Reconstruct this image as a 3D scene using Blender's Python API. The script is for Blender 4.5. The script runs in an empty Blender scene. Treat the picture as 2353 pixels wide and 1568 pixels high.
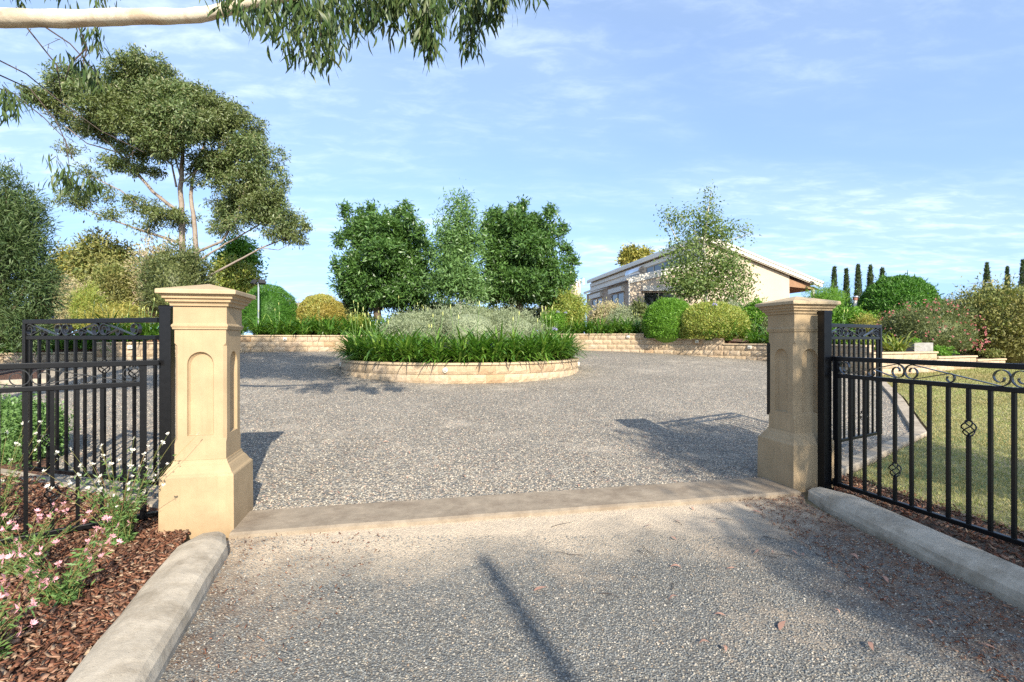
import bpy, bmesh, math, random
import numpy as np
from mathutils import Vector, Matrix

R = math.radians
SC = bpy.context.scene
COL = SC.collection

# ------------------------------------------------------------------ camera, light, exposure
EYE = 1.45
cam_d = bpy.data.cameras.new("camera")
cam = bpy.data.objects.new("camera", cam_d)
COL.objects.link(cam)
cam.location = (0, 0, EYE)
cam.rotation_euler = (R(90), 0, 0)
cam_d.sensor_width = 36
cam_d.lens = 17.73
cam_d.shift_y = -0.00187
cam_d.clip_start = 0.05
cam_d.clip_end = 3000
SC.camera = cam

SUN_TO = Vector((0.342, -0.95, 0.585)).normalized()       # towards the sun: behind the camera, to the right
sun_d = bpy.data.lights.new("sun", 'SUN')
sun_d.energy = 3.9
sun_d.angle = R(0.53)
sun_d.color = (1.0, 0.91, 0.765)
sun = bpy.data.objects.new("sun", sun_d)
COL.objects.link(sun)
sun.rotation_euler = SUN_TO.to_track_quat('Z', 'Y').to_euler()
sun.location = (10, -25, 20)

world = bpy.data.worlds.new("World")
SC.world = world
world.use_nodes = True
wt = world.node_tree
wt.nodes.clear()


def wn(t, **kw):
    n = wt.nodes.new(t)
    for k, v in kw.items():
        setattr(n, k, v)
    return n


w_out = wn('ShaderNodeOutputWorld')
w_bg = wn('ShaderNodeBackground')
w_bg.inputs['Strength'].default_value = 0.12
w_sky = wn('ShaderNodeTexSky', sky_type='NISHITA', sun_disc=False)
w_sky.sun_elevation = math.asin(SUN_TO.z)
w_sky.sun_rotation = math.atan2(SUN_TO.x, SUN_TO.y)
w_sky.air_density = 1.0
w_sky.dust_density = 0.9
w_sky.ozone_density = 1.2
w_tc = wn('ShaderNodeTexCoord')
w_sep = wn('ShaderNodeSeparateXYZ')
wt.links.new(w_tc.outputs['Generated'], w_sep.inputs[0])
w_add = wn('ShaderNodeMath', operation='ADD')
w_add.inputs[1].default_value = 0.12
w_mx = wn('ShaderNodeMath', operation='MAXIMUM')
w_mx.inputs[1].default_value = 0.0
wt.links.new(w_sep.outputs['Z'], w_mx.inputs[0])
wt.links.new(w_mx.outputs[0], w_add.inputs[0])
w_cmb = wn('ShaderNodeCombineXYZ')
for ax in 'XY':
    d_ = wn('ShaderNodeMath', operation='DIVIDE')
    wt.links.new(w_sep.outputs[ax], d_.inputs[0])
    wt.links.new(w_add.outputs[0], d_.inputs[1])
    wt.links.new(d_.outputs[0], w_cmb.inputs[ax])


w_lift = wn('ShaderNodeMath', operation='MULTIPLY_ADD')      # sky sampled higher than the view direction: no milky band at the skyline
w_lift.inputs[1].default_value = 0.80
w_lift.inputs[2].default_value = 0.20
wt.links.new(w_mx.outputs[0], w_lift.inputs[0])
w_dir = wn('ShaderNodeCombineXYZ')
wt.links.new(w_sep.outputs['X'], w_dir.inputs['X'])
wt.links.new(w_sep.outputs['Y'], w_dir.inputs['Y'])
wt.links.new(w_lift.outputs[0], w_dir.inputs['Z'])
w_nrm = wn('ShaderNodeVectorMath', operation='NORMALIZE')
wt.links.new(w_dir.outputs[0], w_nrm.inputs[0])
wt.links.new(w_nrm.outputs[0], w_sky.inputs['Vector'])


def wcloud(scale, detail, rough, lo, hi, gain, stretch, dist=0.6):
    mp = wn('ShaderNodeMapping')
    mp.inputs['Scale'].default_value = stretch
    mp.inputs['Rotation'].default_value = (0, 0, R(-14))
    wt.links.new(w_cmb.outputs[0], mp.inputs[0])
    nz = wn('ShaderNodeTexNoise')
    nz.inputs['Scale'].default_value = scale
    nz.inputs['Detail'].default_value = detail
    nz.inputs['Roughness'].default_value = rough
    nz.inputs['Distortion'].default_value = dist
    wt.links.new(mp.outputs[0], nz.inputs['Vector'])
    mr = wn('ShaderNodeMapRange', interpolation_type='SMOOTHSTEP')
    mr.inputs['From Min'].default_value = lo
    mr.inputs['From Max'].default_value = hi
    mr.inputs['To Max'].default_value = gain
    wt.links.new(nz.outputs[0], mr.inputs['Value'])
    return mr.outputs[0]


c_veil = wcloud(0.8, 3.0, 0.5, 0.34, 0.70, 0.9, (0.5, 1.25, 1))
c_flake = wcloud(8.0, 7.0, 0.62, 0.42, 0.78, 0.46, (0.62, 1.2, 1), 0.3)
w_mul = wn('ShaderNodeMath', operation='MULTIPLY')
wt.links.new(c_veil, w_mul.inputs[0])
wt.links.new(c_flake, w_mul.inputs[1])
w_thin = wn('ShaderNodeMath', operation='MULTIPLY_ADD')
wt.links.new(c_veil, w_thin.inputs[0])
w_thin.inputs[1].default_value = 0.15
wt.links.new(w_mul.outputs[0], w_thin.inputs[2])
w_veil = wn('ShaderNodeMath', operation='ADD')       # thin high haze everywhere
w_veil.inputs[1].default_value = 0.09
wt.links.new(w_thin.outputs[0], w_veil.inputs[0])
w_clamp = wn('ShaderNodeMath', operation='MINIMUM')
w_clamp.inputs[1].default_value = 0.9
wt.links.new(w_veil.outputs[0], w_clamp.inputs[0])
w_mix = wn('ShaderNodeMix', data_type='RGBA')
wt.links.new(w_clamp.outputs[0], w_mix.inputs[0])
w_tint = wn('ShaderNodeMix', data_type='RGBA', blend_type='MULTIPLY')
w_tint.inputs[0].default_value = 1.0
w_tint.inputs[7].default_value = (0.92, 1.045, 1.15, 1)
wt.links.new(w_sky.outputs[0], w_tint.inputs[6])
wt.links.new(w_tint.outputs[2], w_mix.inputs[6])
w_mix.inputs[7].default_value = (5.6, 6.2, 7.2, 1)
wt.links.new(w_mix.outputs[2], w_bg.inputs['Color'])
wt.links.new(w_bg.outputs[0], w_out.inputs[0])

SC.view_settings.view_transform = 'Standard'
SC.view_settings.look = 'None'
SC.view_settings.exposure = 1.18
SC.view_settings.gamma = 1.0
SC.view_settings.use_curve_mapping = False
SC.render.engine = 'CYCLES'
SC.cycles.max_bounces = 6
SC.cycles.transparent_max_bounces = 6
SC.cycles.use_denoising = False      # the grain of the gravel and leaves is finer than the denoiser keeps
SC.cycles.use_adaptive_sampling = False
SC.cycles.sample_clamp_indirect = 4.0

# ------------------------------------------------------------------ site geometry
FPX, CX, HY = 1159.0, 1176.5, 779.6


def at(x, y, Y):
    """survey helper: a bearing (x, y) read at a known distance Y becomes a point in metres"""
    return Vector(((x - CX) / FPX * Y, Y, EYE - (y - HY) / FPX * Y))


PL = Vector((-2.377, 3.960, 0))          # left gate pillar
PR = Vector((2.866, 5.086, 0))           # right gate pillar
GA = 0.2125                              # bearing of the gate line
E_ = Vector((math.cos(GA), math.sin(GA), 0))
N_ = Vector((-math.sin(GA), math.cos(GA), 0))
SLOPE, S_END = 0.06, 28.0


def sdist(x, y):
    return (x - PL.x) * N_.x + (y - PL.y) * N_.y


def G(x, y):
    s = sdist(x, y)
    return SLOPE * min(max(s, 0.0), S_END)


def loc_en(base, e, n, z=0.0):
    p = base + E_ * e + N_ * n
    return Vector((p.x, p.y, z))


# ------------------------------------------------------------------ object helpers
def tag(o, label=None, cat=None, group=None, kind=None):
    if label: o['label'] = label
    if cat: o['category'] = cat
    if group: o['group'] = group
    if kind: o['kind'] = kind
    return o


def empty(name, loc=(0, 0, 0), rz=0.0):
    o = bpy.data.objects.new(name, None)
    COL.objects.link(o)
    o.location = loc
    o.rotation_euler = (0, 0, rz)
    o.empty_display_size = 0.2
    return o


def link(name, me, parent=None, loc=(0, 0, 0), rot=(0, 0, 0), scale=(1, 1, 1)):
    o = bpy.data.objects.new(name, me)
    COL.objects.link(o)
    if parent is not None:
        o.parent = parent
    o.location = loc
    o.rotation_euler = rot
    o.scale = scale
    return o


class MB:
    """collects verts and faces, becomes ONE mesh"""
    def __init__(self):
        self.v, self.f, self.sm = [], [], []

    def add(self, vs, fs, smooth=False):
        b = len(self.v)
        self.v += [tuple(p) for p in vs]
        self.f += [tuple(i + b for i in f) for f in fs]
        self.sm += [smooth] * len(fs)

    def box(self, c, s, rz=0.0, m=None):
        x, y, z = s[0] / 2, s[1] / 2, s[2] / 2
        vs = [Vector((i * x, j * y, k * z)) for k in (-1, 1) for j in (-1, 1) for i in (-1, 1)]
        if rz:
            rot = Matrix.Rotation(rz, 3, 'Z')
            vs = [rot @ p for p in vs]
        vs = [p + Vector(c) for p in vs]
        if m is not None:
            vs = [m @ p for p in vs]
        self.add(vs, [(0, 2, 3, 1), (4, 5, 7, 6), (0, 1, 5, 4), (2, 6, 7, 3), (0, 4, 6, 2), (1, 3, 7, 5)])

    def rings(self, rings, close=True, cap=True, smooth=False):
        n = len(rings[0])
        vs = [p for r in rings for p in r]
        fs = []
        for i in range(len(rings) - 1):
            for j in range(n if close else n - 1):
                k = (j + 1) % n
                fs.append((i * n + j, i * n + k, (i + 1) * n + k, (i + 1) * n + j))
        self.add(vs, fs, smooth)
        if cap:
            self.add(rings[0], [tuple(reversed(range(n)))])
            self.add(rings[-1], [tuple(range(n))])

    def squares(self, prof, cap=True):
        """square section of half width w at height z, for each (w, z)"""
        self.rings([[(-w, -w, z), (w, -w, z), (w, w, z), (-w, w, z)] for w, z in prof], cap=cap)

    def tube(self, pts, rad, n=6, cap=True, smooth=True):
        pts = [Vector(p) for p in pts]
        if not hasattr(rad, '__len__'):
            rad = [rad] * len(pts)
        rings = []
        ref = Vector((0.13, 0.27, 0.95)).normalized()
        for i, p in enumerate(pts):
            d = (pts[min(i + 1, len(pts) - 1)] - pts[max(i - 1, 0)])
            d = d.normalized() if d.length > 1e-9 else Vector((0, 0, 1))
            u = ref - d * ref.dot(d)
            if u.length < 1e-3:
                u = Vector((1, 0, 0)) - d * d.x
            u.normalize()
            ref = u
            w = d.cross(u)
            rings.append([p + (u * math.cos(a) + w * math.sin(a)) * rad[i]
                          for a in (2 * math.pi * k / n for k in range(n))])
        self.rings(rings, cap=cap, smooth=smooth)

    def sweep_flat(self, path, thick, width):
        """flat bar bent in the local x-z plane, `width` across y"""
        rings = []
        for i, (x, z) in enumerate(path):
            a, b = path[max(i - 1, 0)], path[min(i + 1, len(path) - 1)]
            dx, dz = b[0] - a[0], b[1] - a[1]
            l = math.hypot(dx, dz) or 1
            nx, nz = -dz / l * thick / 2, dx / l * thick / 2
            h = width / 2
            rings.append([(x + nx, -h, z + nz), (x - nx, -h, z - nz), (x - nx, h, z - nz), (x + nx, h, z + nz)])
        self.rings(rings)

    def ell(self, c, r, nu=12, nv=7, smooth=True):
        rings = []
        for j in range(nv + 1):
            t = math.pi * (j + 0.02) / (nv + 0.04) - math.pi / 2
            rings.append([(c[0] + r[0] * math.cos(t) * math.cos(a), c[1] + r[1] * math.cos(t) * math.sin(a), c[2] + r[2] * math.sin(t))
                          for a in (2 * math.pi * k / nu for k in range(nu))])
        self.rings(rings, smooth=smooth)

    def mesh(self, name, mat):
        me = bpy.data.meshes.new(name)
        me.from_pydata(self.v, [], self.f)
        me.polygons.foreach_set('use_smooth', self.sm)
        me.materials.append(mat)
        bm = bmesh.new()
        bm.from_mesh(me)
        bmesh.ops.recalc_face_normals(bm, faces=bm.faces[:])
        bm.to_mesh(me)
        bm.free()
        me.update()
        return me

    def build(self, name, mat, parent=None, **kw):
        return link(name, self.mesh(name, mat), parent, **kw)


def quads_mesh(name, V, F, mat, smooth=False):
    V = np.ascontiguousarray(V.reshape(-1, 3), dtype=np.float32)
    F = np.ascontiguousarray(F.reshape(-1, 4), dtype=np.int32)
    me = bpy.data.meshes.new(name)
    me.vertices.add(len(V))
    me.vertices.foreach_set('co', V.ravel())
    me.loops.add(F.size)
    me.loops.foreach_set('vertex_index', F.ravel())
    me.polygons.add(len(F))
    me.polygons.foreach_set('loop_start', np.arange(len(F), dtype=np.int32) * 4)
    me.polygons.foreach_set('loop_total', np.full(len(F), 4, dtype=np.int32))
    if smooth:
        me.polygons.foreach_set('use_smooth', np.ones(len(F), dtype=bool))
    me.materials.append(mat)
    me.update(calc_edges=True)
    me.validate()
    return me


def nrm(a):
    return a / np.maximum(np.linalg.norm(a, axis=-1, keepdims=True), 1e-9)


def diamonds(P, D, N, L, W):
    """one leaf-shaped quad per point: base P, direction D, facing about N"""
    S = nrm(np.cross(D, N))
    U = np.cross(S, D)
    L = np.asarray(L).reshape(-1, 1)
    W = np.asarray(W).reshape(-1, 1)
    mid = P + D * L * 0.45
    V = np.stack([P, mid + S * W / 2 + U * W * 0.18, P + D * L, mid - S * W / 2 + U * W * 0.18], 1)
    F = np.arange(len(P) * 4).reshape(-1, 4)
    return V.reshape(-1, 3), F


def ribbons(C, S, w):
    """C (n,m,3) centre lines, S (n,m,3) side vectors, w (n,m) half widths"""
    n, m = C.shape[:2]
    V = np.stack([C - S * w[..., None], C + S * w[..., None]], 2)      # n,m,2,3
    idx = np.arange(n * m * 2).reshape(n, m, 2)
    F = np.stack([idx[:, :-1, 0], idx[:, :-1, 1], idx[:, 1:, 1], idx[:, 1:, 0]], -1)
    return V.reshape(-1, 3), F.reshape(-1, 4)


def join_np(parts):
    Vs, Fs, b = [], [], 0
    for V, F in parts:
        V = V.reshape(-1, 3)
        Vs.append(V)
        Fs.append(F.reshape(-1, 4) + b)
        b += len(V)
    return np.concatenate(Vs), np.concatenate(Fs)


# ------------------------------------------------------------------ materials
def newmat(name):
    m = bpy.data.materials.new(name)
    m.use_nodes = True
    nt = m.node_tree
    b = nt.nodes['Principled BSDF']
    return m, nt, b


class NT:
    def __init__(self, nt):
        self.nt = nt
        self.tc = nt.nodes.new('ShaderNodeTexCoord')
        self.geo = nt.nodes.new('ShaderNodeNewGeometry')

    def pos(self):
        return self.geo.outputs['Position']

    def obj(self):
        return self.tc.outputs['Object']

    def noise(self, scale, detail=4, rough=0.55, vec=None, dist=0.0):
        n = self.nt.nodes.new('ShaderNodeTexNoise')
        n.inputs['Scale'].default_value = scale
        n.inputs['Detail'].default_value = detail
        n.inputs['Roughness'].default_value = rough
        n.inputs['Distortion'].default_value = dist
        self.nt.links.new(vec or self.pos(), n.inputs['Vector'])
        return n.outputs[0]

    def voro(self, scale, vec=None, feature='F1', out='Distance', rnd=1.0):
        n = self.nt.nodes.new('ShaderNodeTexVoronoi')
        n.feature = feature
        n.inputs['Scale'].default_value = scale
        n.inputs['Randomness'].default_value = rnd
        self.nt.links.new(vec or self.pos(), n.inputs['Vector'])
        return n.outputs[out]

    def ramp(self, fac, stops):
        n = self.nt.nodes.new('ShaderNodeValToRGB')
        el = n.color_ramp.elements
        while len(el) < len(stops):
            el.new(0.5)
        for e, (p, c) in zip(el, stops):
            e.position = p
            e.color = (*c, 1) if len(c) == 3 else c
        self.nt.links.new(fac, n.inputs[0])
        return n.outputs[0]

    def mr(self, v, a, b, c=0.0, d=1.0):
        n = self.nt.nodes.new('ShaderNodeMapRange')
        for i, x in zip((1, 2, 3, 4), (a, b, c, d)):
            n.inputs[i].default_value = x
        self.nt.links.new(v, n.inputs[0])
        return n.outputs[0]

    def mix(self, fac, a, b, mode='MIX'):
        n = self.nt.nodes.new('ShaderNodeMix')
        n.data_type = 'RGBA'
        n.blend_type = mode
        for sock, v in ((0, fac), (6, a), (7, b)):
            if isinstance(v, (int, float)):
                n.inputs[sock].default_value = v
            elif isinstance(v, tuple):
                n.inputs[sock].default_value = (*v, 1)
            else:
                self.nt.links.new(v, n.inputs[sock])
        return n.outputs[2]

    def math(self, op, a, b=None):
        n = self.nt.nodes.new('ShaderNodeMath')
        n.operation = op
        for i, v in enumerate((a, b)):
            if v is None: continue
            if isinstance(v, (int, float)):
                n.inputs[i].default_value = v
            else:
                self.nt.links.new(v, n.inputs[i])
        return n.outputs[0]

    def bump(self, h, strength, dist, bsdf, prev=None):
        n = self.nt.nodes.new('ShaderNodeBump')
        n.inputs['Strength'].default_value = strength
        n.inputs['Distance'].default_value = dist
        self.nt.links.new(h, n.inputs['Height'])
        if prev:
            self.nt.links.new(prev, n.inputs['Normal'])
        self.nt.links.new(n.outputs[0], bsdf.inputs['Normal'])
        return n.outputs[0]

    def col(self, c, bsdf):
        self.nt.links.new(c, bsdf.inputs['Base Color'])


def m_foliage(name, cols, rough=0.5, transl=0.25, spec=0.35, patch=None, gain=1.35):
    """leaf colours picked leaf by leaf, with a broad drift between clumps"""
    m, nt, b = newmat(name)
    h = NT(nt)
    cols = [tuple(min(0.9, v * gain) for v in x) for x in cols]
    n = len(cols)
    c = h.ramp(h.geo.outputs['Random Per Island'], [(i / max(1, n - 1), x) for i, x in enumerate(cols)])
    if patch:
        c = h.mix(h.mr(h.noise(patch[0], 3), 0.42, 0.62), c, h.mix(0.75, c, patch[1]))
    h.col(c, b)
    b.inputs['Roughness'].default_value = rough
    b.inputs['Specular IOR Level'].default_value = spec
    tr = nt.nodes.new('ShaderNodeBsdfTranslucent')
    tc = h.mix(1.0, c, (1.35, 1.45, 0.6), 'MULTIPLY')
    nt.links.new(tc, tr.inputs[0])
    ms = nt.nodes.new('ShaderNodeMixShader')
    ms.inputs[0].default_value = transl
    nt.links.new(b.outputs[0], ms.inputs[1])
    nt.links.new(tr.outputs[0], ms.inputs[2])
    nt.links.new(ms.outputs[0], nt.nodes['Material Output'].inputs[0])
    return m


def m_plain(name, c, rough=0.6, metal=0.0, var=0.15, scale=6.0, bump=0.0, spec=0.5):
    m, nt, b = newmat(name)
    h = NT(nt)
    d = tuple(x * (1 - var) for x in c)
    l = tuple(min(1, x * (1 + var)) for x in c)
    h.col(h.ramp(h.noise(scale, 5, 0.6), [(0.3, d), (0.7, l)]), b)
    b.inputs['Roughness'].default_value = rough
    b.inputs['Metallic'].default_value = metal
    b.inputs['Specular IOR Level'].default_value = spec
    if bump:
        h.bump(h.noise(scale * 20, 3), bump, 0.004, b)
    return m


def m_sandstone(name, base):
    m, nt, b = newmat(name)
    h = NT(nt)
    d = tuple(x * 0.86 for x in base)
    l = tuple(min(1, x * 1.1) for x in base)
    c = h.ramp(h.noise(5, 6, 0.6), [(0.3, d), (0.7, l)])
    c = h.mix(h.mr(h.noise(190, 2), 0.55, 0.75, 0, 0.35), c, tuple(x * 0.62 for x in base))
    c = h.mix(h.mr(h.noise(2.2, 5, 0.7), 0.55, 0.75, 0, 0.45), c, (base[0] * .72, base[1] * .7, base[2] * .62))
    pit = h.mr(h.voro(26, feature='F1'), 0.0, 0.055, 1, 0)
    c = h.mix(h.math('MULTIPLY', pit, h.mr(h.noise(9, 2), 0.55, 0.6)), c, tuple(x * 0.35 for x in base))
    sp = nt.nodes.new('ShaderNodeSeparateXYZ')
    nt.links.new(h.pos(), sp.inputs[0])
    mpg = nt.nodes.new('ShaderNodeMapping')
    mpg.inputs['Scale'].default_value = (26, 26, 1.6)
    nt.links.new(h.pos(), mpg.inputs[0])
    streak = h.mr(h.noise(1.0, 4, 0.6, vec=mpg.outputs[0]), 0.52, 0.74, 0, 0.32)
    c = h.mix(streak, c, (base[0] * .70, base[1] * .70, base[2] * .66))
    splash = h.mr(h.math('ADD', sp.outputs['Z'], h.math('MULTIPLY', h.noise(7, 5, 0.7), 0.30)), 0.12, 0.34, 0.35, 0)
    c = h.mix(splash, c, (base[0] * .55, base[1] * .48, base[2] * .42))
    h.col(c, b)
    b.inputs['Roughness'].default_value = 0.85
    b.inputs['Specular IOR Level'].default_value = 0.25
    h.bump(h.noise(240, 3), 0.25, 0.002, b, h.bump(h.noise(18, 4), 0.2, 0.004, b))
    return m


def m_concrete(name, base, stain=(0.2, 0.16, 0.11)):
    m, nt, b = newmat(name)
    h = NT(nt)
    c = h.ramp(h.noise(7, 6, 0.65), [(0.3, tuple(x * .8 for x in base)), (0.7, tuple(x * 1.15 for x in base))])
    c = h.mix(h.mr(h.noise(2.6, 6, 0.75), 0.46, 0.66, 0, 0.7), c, stain)
    c = h.mix(h.mr(h.noise(220, 3, 0.7), 0.5, 0.72, 0, 0.5), c, tuple(x * .45 for x in base))
    c = h.mix(h.math('MULTIPLY', h.mr(h.voro(38), 0.0, 0.16, 0.9, 0), h.mr(h.noise(11, 3), 0.48, 0.56)), c, tuple(x * .3 for x in base))
    h.col(c, b)
    b.inputs['Roughness'].default_value = 0.9
    b.inputs['Specular IOR Level'].default_value = 0.2
    h.bump(h.noise(150, 4), 0.5, 0.003, b, h.bump(h.noise(14, 5), 0.5, 0.01, b))
    return m


STONES = [(0.0, (0.13, 0.13, 0.122)), (0.2, (0.225, 0.222, 0.205)), (0.42, (0.36, 0.33, 0.27)), (0.56, (0.28, 0.225, 0.165)),
          (0.72, (0.43, 0.375, 0.295)), (0.92, (0.50, 0.45, 0.36)), (1.0, (0.38, 0.25, 0.19))]


def m_gravel(name, scale, stones, dust, dust_amt, dirt=None):
    m, nt, b = newmat(name)
    h = NT(nt)
    v = nt.nodes.new('ShaderNodeTexVoronoi')
    v.inputs['Scale'].default_value = scale
    nt.links.new(h.pos(), v.inputs['Vector'])
    sep = nt.nodes.new('ShaderNodeSeparateColor')
    nt.links.new(v.outputs['Color'], sep.inputs[0])
    c = h.ramp(sep.outputs[0], stones)
    c = h.mix(h.mr(v.outputs['Distance'], 0.32, 0.66, 0, 0.75), c, (0.10, 0.088, 0.072))
    dm = h.math('ADD', h.noise(0.9, 5, 0.7), h.math('MULTIPLY', h.noise(60, 2), 0.25))
    c = h.mix(h.mr(dm, 0.78 - dust_amt, 0.95 - dust_amt, 0, 0.8), c, dust)
    wear = h.mr(h.noise(0.35, 4, 0.6, dist=1.2), 0.35, 0.65, 0.92, 1.12)      # loose and rolled-down patches
    vm = nt.nodes.new('ShaderNodeVectorMath')
    vm.operation = 'SCALE'
    nt.links.new(c, vm.inputs[0])
    nt.links.new(wear, vm.inputs['Scale'])
    c = vm.outputs[0]
    if dirt:
        c = dirt(h, c)
    h.col(c, b)
    b.inputs['Roughness'].default_value = 0.9
    b.inputs['Specular IOR Level'].default_value = 0.25
    hh = h.mr(v.outputs['Distance'], 0.0, 0.7, 1, 0)
    h.bump(hh, 0.9, 0.6 / scale, b, h.bump(h.noise(4, 4), 0.3, 0.03, b))
    return m


def m_mulch(name):
    m, nt, b = newmat(name)
    h = NT(nt)
    v = nt.nodes.new('ShaderNodeTexVoronoi')
    v.inputs['Scale'].default_value = 38
    nt.links.new(h.pos(), v.inputs['Vector'])
    sep = nt.nodes.new('ShaderNodeSeparateColor')
    nt.links.new(v.outputs['Color'], sep.inputs[0])
    c = h.ramp(sep.outputs[0], [(0, (0.05, 0.022, 0.012)), (0.4, (0.12, 0.048, 0.025)), (0.75, (0.2, 0.085, 0.045)), (1, (0.3, 0.15, 0.085))])
    c = h.mix(h.mr(v.outputs['Distance'], 0.3, 0.7, 0, 0.8), c, (0.02, 0.01, 0.006))
    h.col(c, b)
    b.inputs['Roughness'].default_value = 0.9
    h.bump(h.mr(v.outputs['Distance'], 0, 0.7, 1, 0), 1.0, 0.02, b)
    return m


def m_island(name, cols, rough=0.8, spec=0.3):
    m, nt, b = newmat(name)
    h = NT(nt)
    n = len(cols)
    h.col(h.ramp(h.geo.outputs['Random Per Island'], [(i / (n - 1), c) for i, c in enumerate(cols)]), b)
    b.inputs['Roughness'].default_value = rough
    b.inputs['Specular IOR Level'].default_value = spec
    return m


def m_block(name):
    m, nt, b = newmat(name)
    h = NT(nt)
    info = nt.nodes.new('ShaderNodeObjectInfo')
    c0 = h.ramp(info.outputs['Random'], [(0, (0.40, 0.30, 0.19)), (0.4, (0.47, 0.36, 0.235)), (0.75, (0.43, 0.345, 0.25)), (1, (0.38, 0.25, 0.14))])
    c = h.mix(h.mr(h.noise(9, 5, 0.7), 0.4, 0.7, 0, 0.6), c0, (0.29, 0.2, 0.115))
    c = h.mix(h.mr(h.noise(60, 3), 0.5, 0.75, 0, 0.4), c, (0.55, 0.47, 0.36))
    h.col(c, b)
    b.inputs['Roughness'].default_value = 0.92
    b.inputs['Specular IOR Level'].default_value = 0.2
    h.bump(h.noise(70, 5), 0.8, 0.008, b, h.bump(h.noise(16, 4), 0.6, 0.02, b))
    return m


def m_bark(name, cols, scale=3.0):
    m, nt, b = newmat(name)
    h = NT(nt)
    n = len(cols)
    c = h.ramp(h.noise(scale, 5, 0.6, dist=0.8), [(0.28 + 0.44 * i / (n - 1), x) for i, x in enumerate(cols)])
    h.col(c, b)
    b.inputs['Roughness'].default_value = 0.75
    b.inputs['Specular IOR Level'].default_value = 0.25
    h.bump(h.noise(scale * 12, 4), 0.4, 0.01, b)
    return m


M = {}
M['pillar'] = m_sandstone('cast_sandstone', (0.39, 0.287, 0.168))
M['pillar_pale'] = m_sandstone('cast_sandstone_cap', (0.41, 0.32, 0.20))
M['black'] = m_plain('black_powder_coat', (0.005, 0.005, 0.0055), 0.32, 0.0, 0.3, 30, 0.03, spec=0.3)
M['scroll'] = m_plain('black_satin_bar_lit', (0.012, 0.012, 0.013), 0.22, 0.0, 0.3, 30, 0.02, spec=0.9)  # sky highlights partly put into the colour: lighter, glossier than the rail black
M['concrete'] = m_concrete('concrete', (0.46, 0.40, 0.31))
M['threshold'] = m_concrete('threshold_concrete', (0.30, 0.245, 0.18), (0.16, 0.12, 0.085))
M['edging'] = m_concrete('edging_concrete', (0.40, 0.34, 0.26))
M['mulch'] = m_mulch('bark_mulch')
M['chips'] = m_island('bark_chips', [(0.06, 0.026, 0.014), (0.14, 0.055, 0.03), (0.22, 0.09, 0.05), (0.11, 0.05, 0.028), (0.34, 0.2, 0.13), (0.17, 0.075, 0.04), (0.09, 0.05, 0.035), (0.42, 0.30, 0.2)])
M['stones'] = m_island('loose_stones', [c for _, c in STONES])
M['finestones'] = m_island('fine_stones', [(0.10, 0.108, 0.108), (0.16, 0.168, 0.165), (0.22, 0.225, 0.215), (0.13, 0.135, 0.13), (0.32, 0.28, 0.215), (0.19, 0.195, 0.185), (0.45, 0.41, 0.34), (0.26, 0.19, 0.13)])
M['gravel'] = m_gravel('driveway_gravel', 40, STONES, (0.45, 0.39, 0.31), 0.10)


def _apron_dirt(h, c):
    # trodden sand along the threshold and down the middle, bark litter by the kerbs
    sep = h.nt.nodes.new('ShaderNodeSeparateXYZ')
    h.nt.links.new(h.pos(), sep.inputs[0])
    s = h.math('SUBTRACT', h.math('MULTIPLY', sep.outputs['Y'], N_.y), h.math('MULTIPLY', sep.outputs['X'], -N_.x))
    s = h.math('SUBTRACT', s, PL.x * N_.x + PL.y * N_.y)
    wob = h.math('MULTIPLY', h.math('SUBTRACT', h.noise(1.6, 5, 0.65), 0.5), 1.6)
    near = h.mr(h.math('ADD', s, wob), -1.35, -0.6)
    grain = h.mr(h.noise(45, 3, 0.7), 0.3, 0.6, 0.55, 1.0)
    c = h.mix(h.math('MULTIPLY', near, h.math('MULTIPLY', grain, 0.9)), c, (0.66, 0.53, 0.375))
    right = h.mr(h.math('ADD', sep.outputs['X'], wob), 1.75, 2.55, 0, 0.85)
    left = h.mr(h.math('ADD', h.math('ADD', sep.outputs['X'], h.math('MULTIPLY', sep.outputs['Y'], 0.33)), wob), -0.75, -0.25, 0.8, 0)
    litter = h.mix(h.mr(h.noise(38, 4, 0.7), 0.35, 0.65), (0.085, 0.045, 0.028), (0.24, 0.17, 0.115))
    c = h.mix(h.math('MULTIPLY', right, h.mr(h.noise(7, 4), 0.3, 0.55)), c, litter)
    c = h.mix(h.math('MULTIPLY', left, h.mr(h.noise(8, 4), 0.35, 0.6, 0, 0.8)), c, litter)
    return c


M['apron'] = m_gravel('apron_gravel', 95, [(0, (0.085, 0.09, 0.088)), (0.35, (0.17, 0.178, 0.172)), (0.7, (0.245, 0.248, 0.23)), (0.9, (0.37, 0.335, 0.265)), (1, (0.5, 0.44, 0.35))], (0.40, 0.315, 0.225), 0.13, _apron_dirt)
M['soil'] = m_gravel('litter_soil', 55, [(0, (0.05, 0.028, 0.018)), (0.4, (0.12, 0.075, 0.045)), (0.75, (0.2, 0.14, 0.09)), (1, (0.3, 0.23, 0.16))], (0.14, 0.085, 0.05), 0.2)


def m_lawn():
    m, nt, b = newmat('lawn_turf')
    h = NT(nt)
    c = h.mix(h.mr(h.noise(0.8, 5, 0.65), 0.4, 0.62), (0.40, 0.33, 0.17), (0.20, 0.265, 0.08))
    c = h.mix(h.mr(h.noise(90, 3, 0.7), 0.35, 0.7), c, h.mix(0.6, c, (0.09, 0.075, 0.035)))
    h.col(c, b)
    b.inputs['Roughness'].default_value = 0.95
    h.bump(h.noise(120, 3), 0.8, 0.02, b)
    return m


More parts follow.
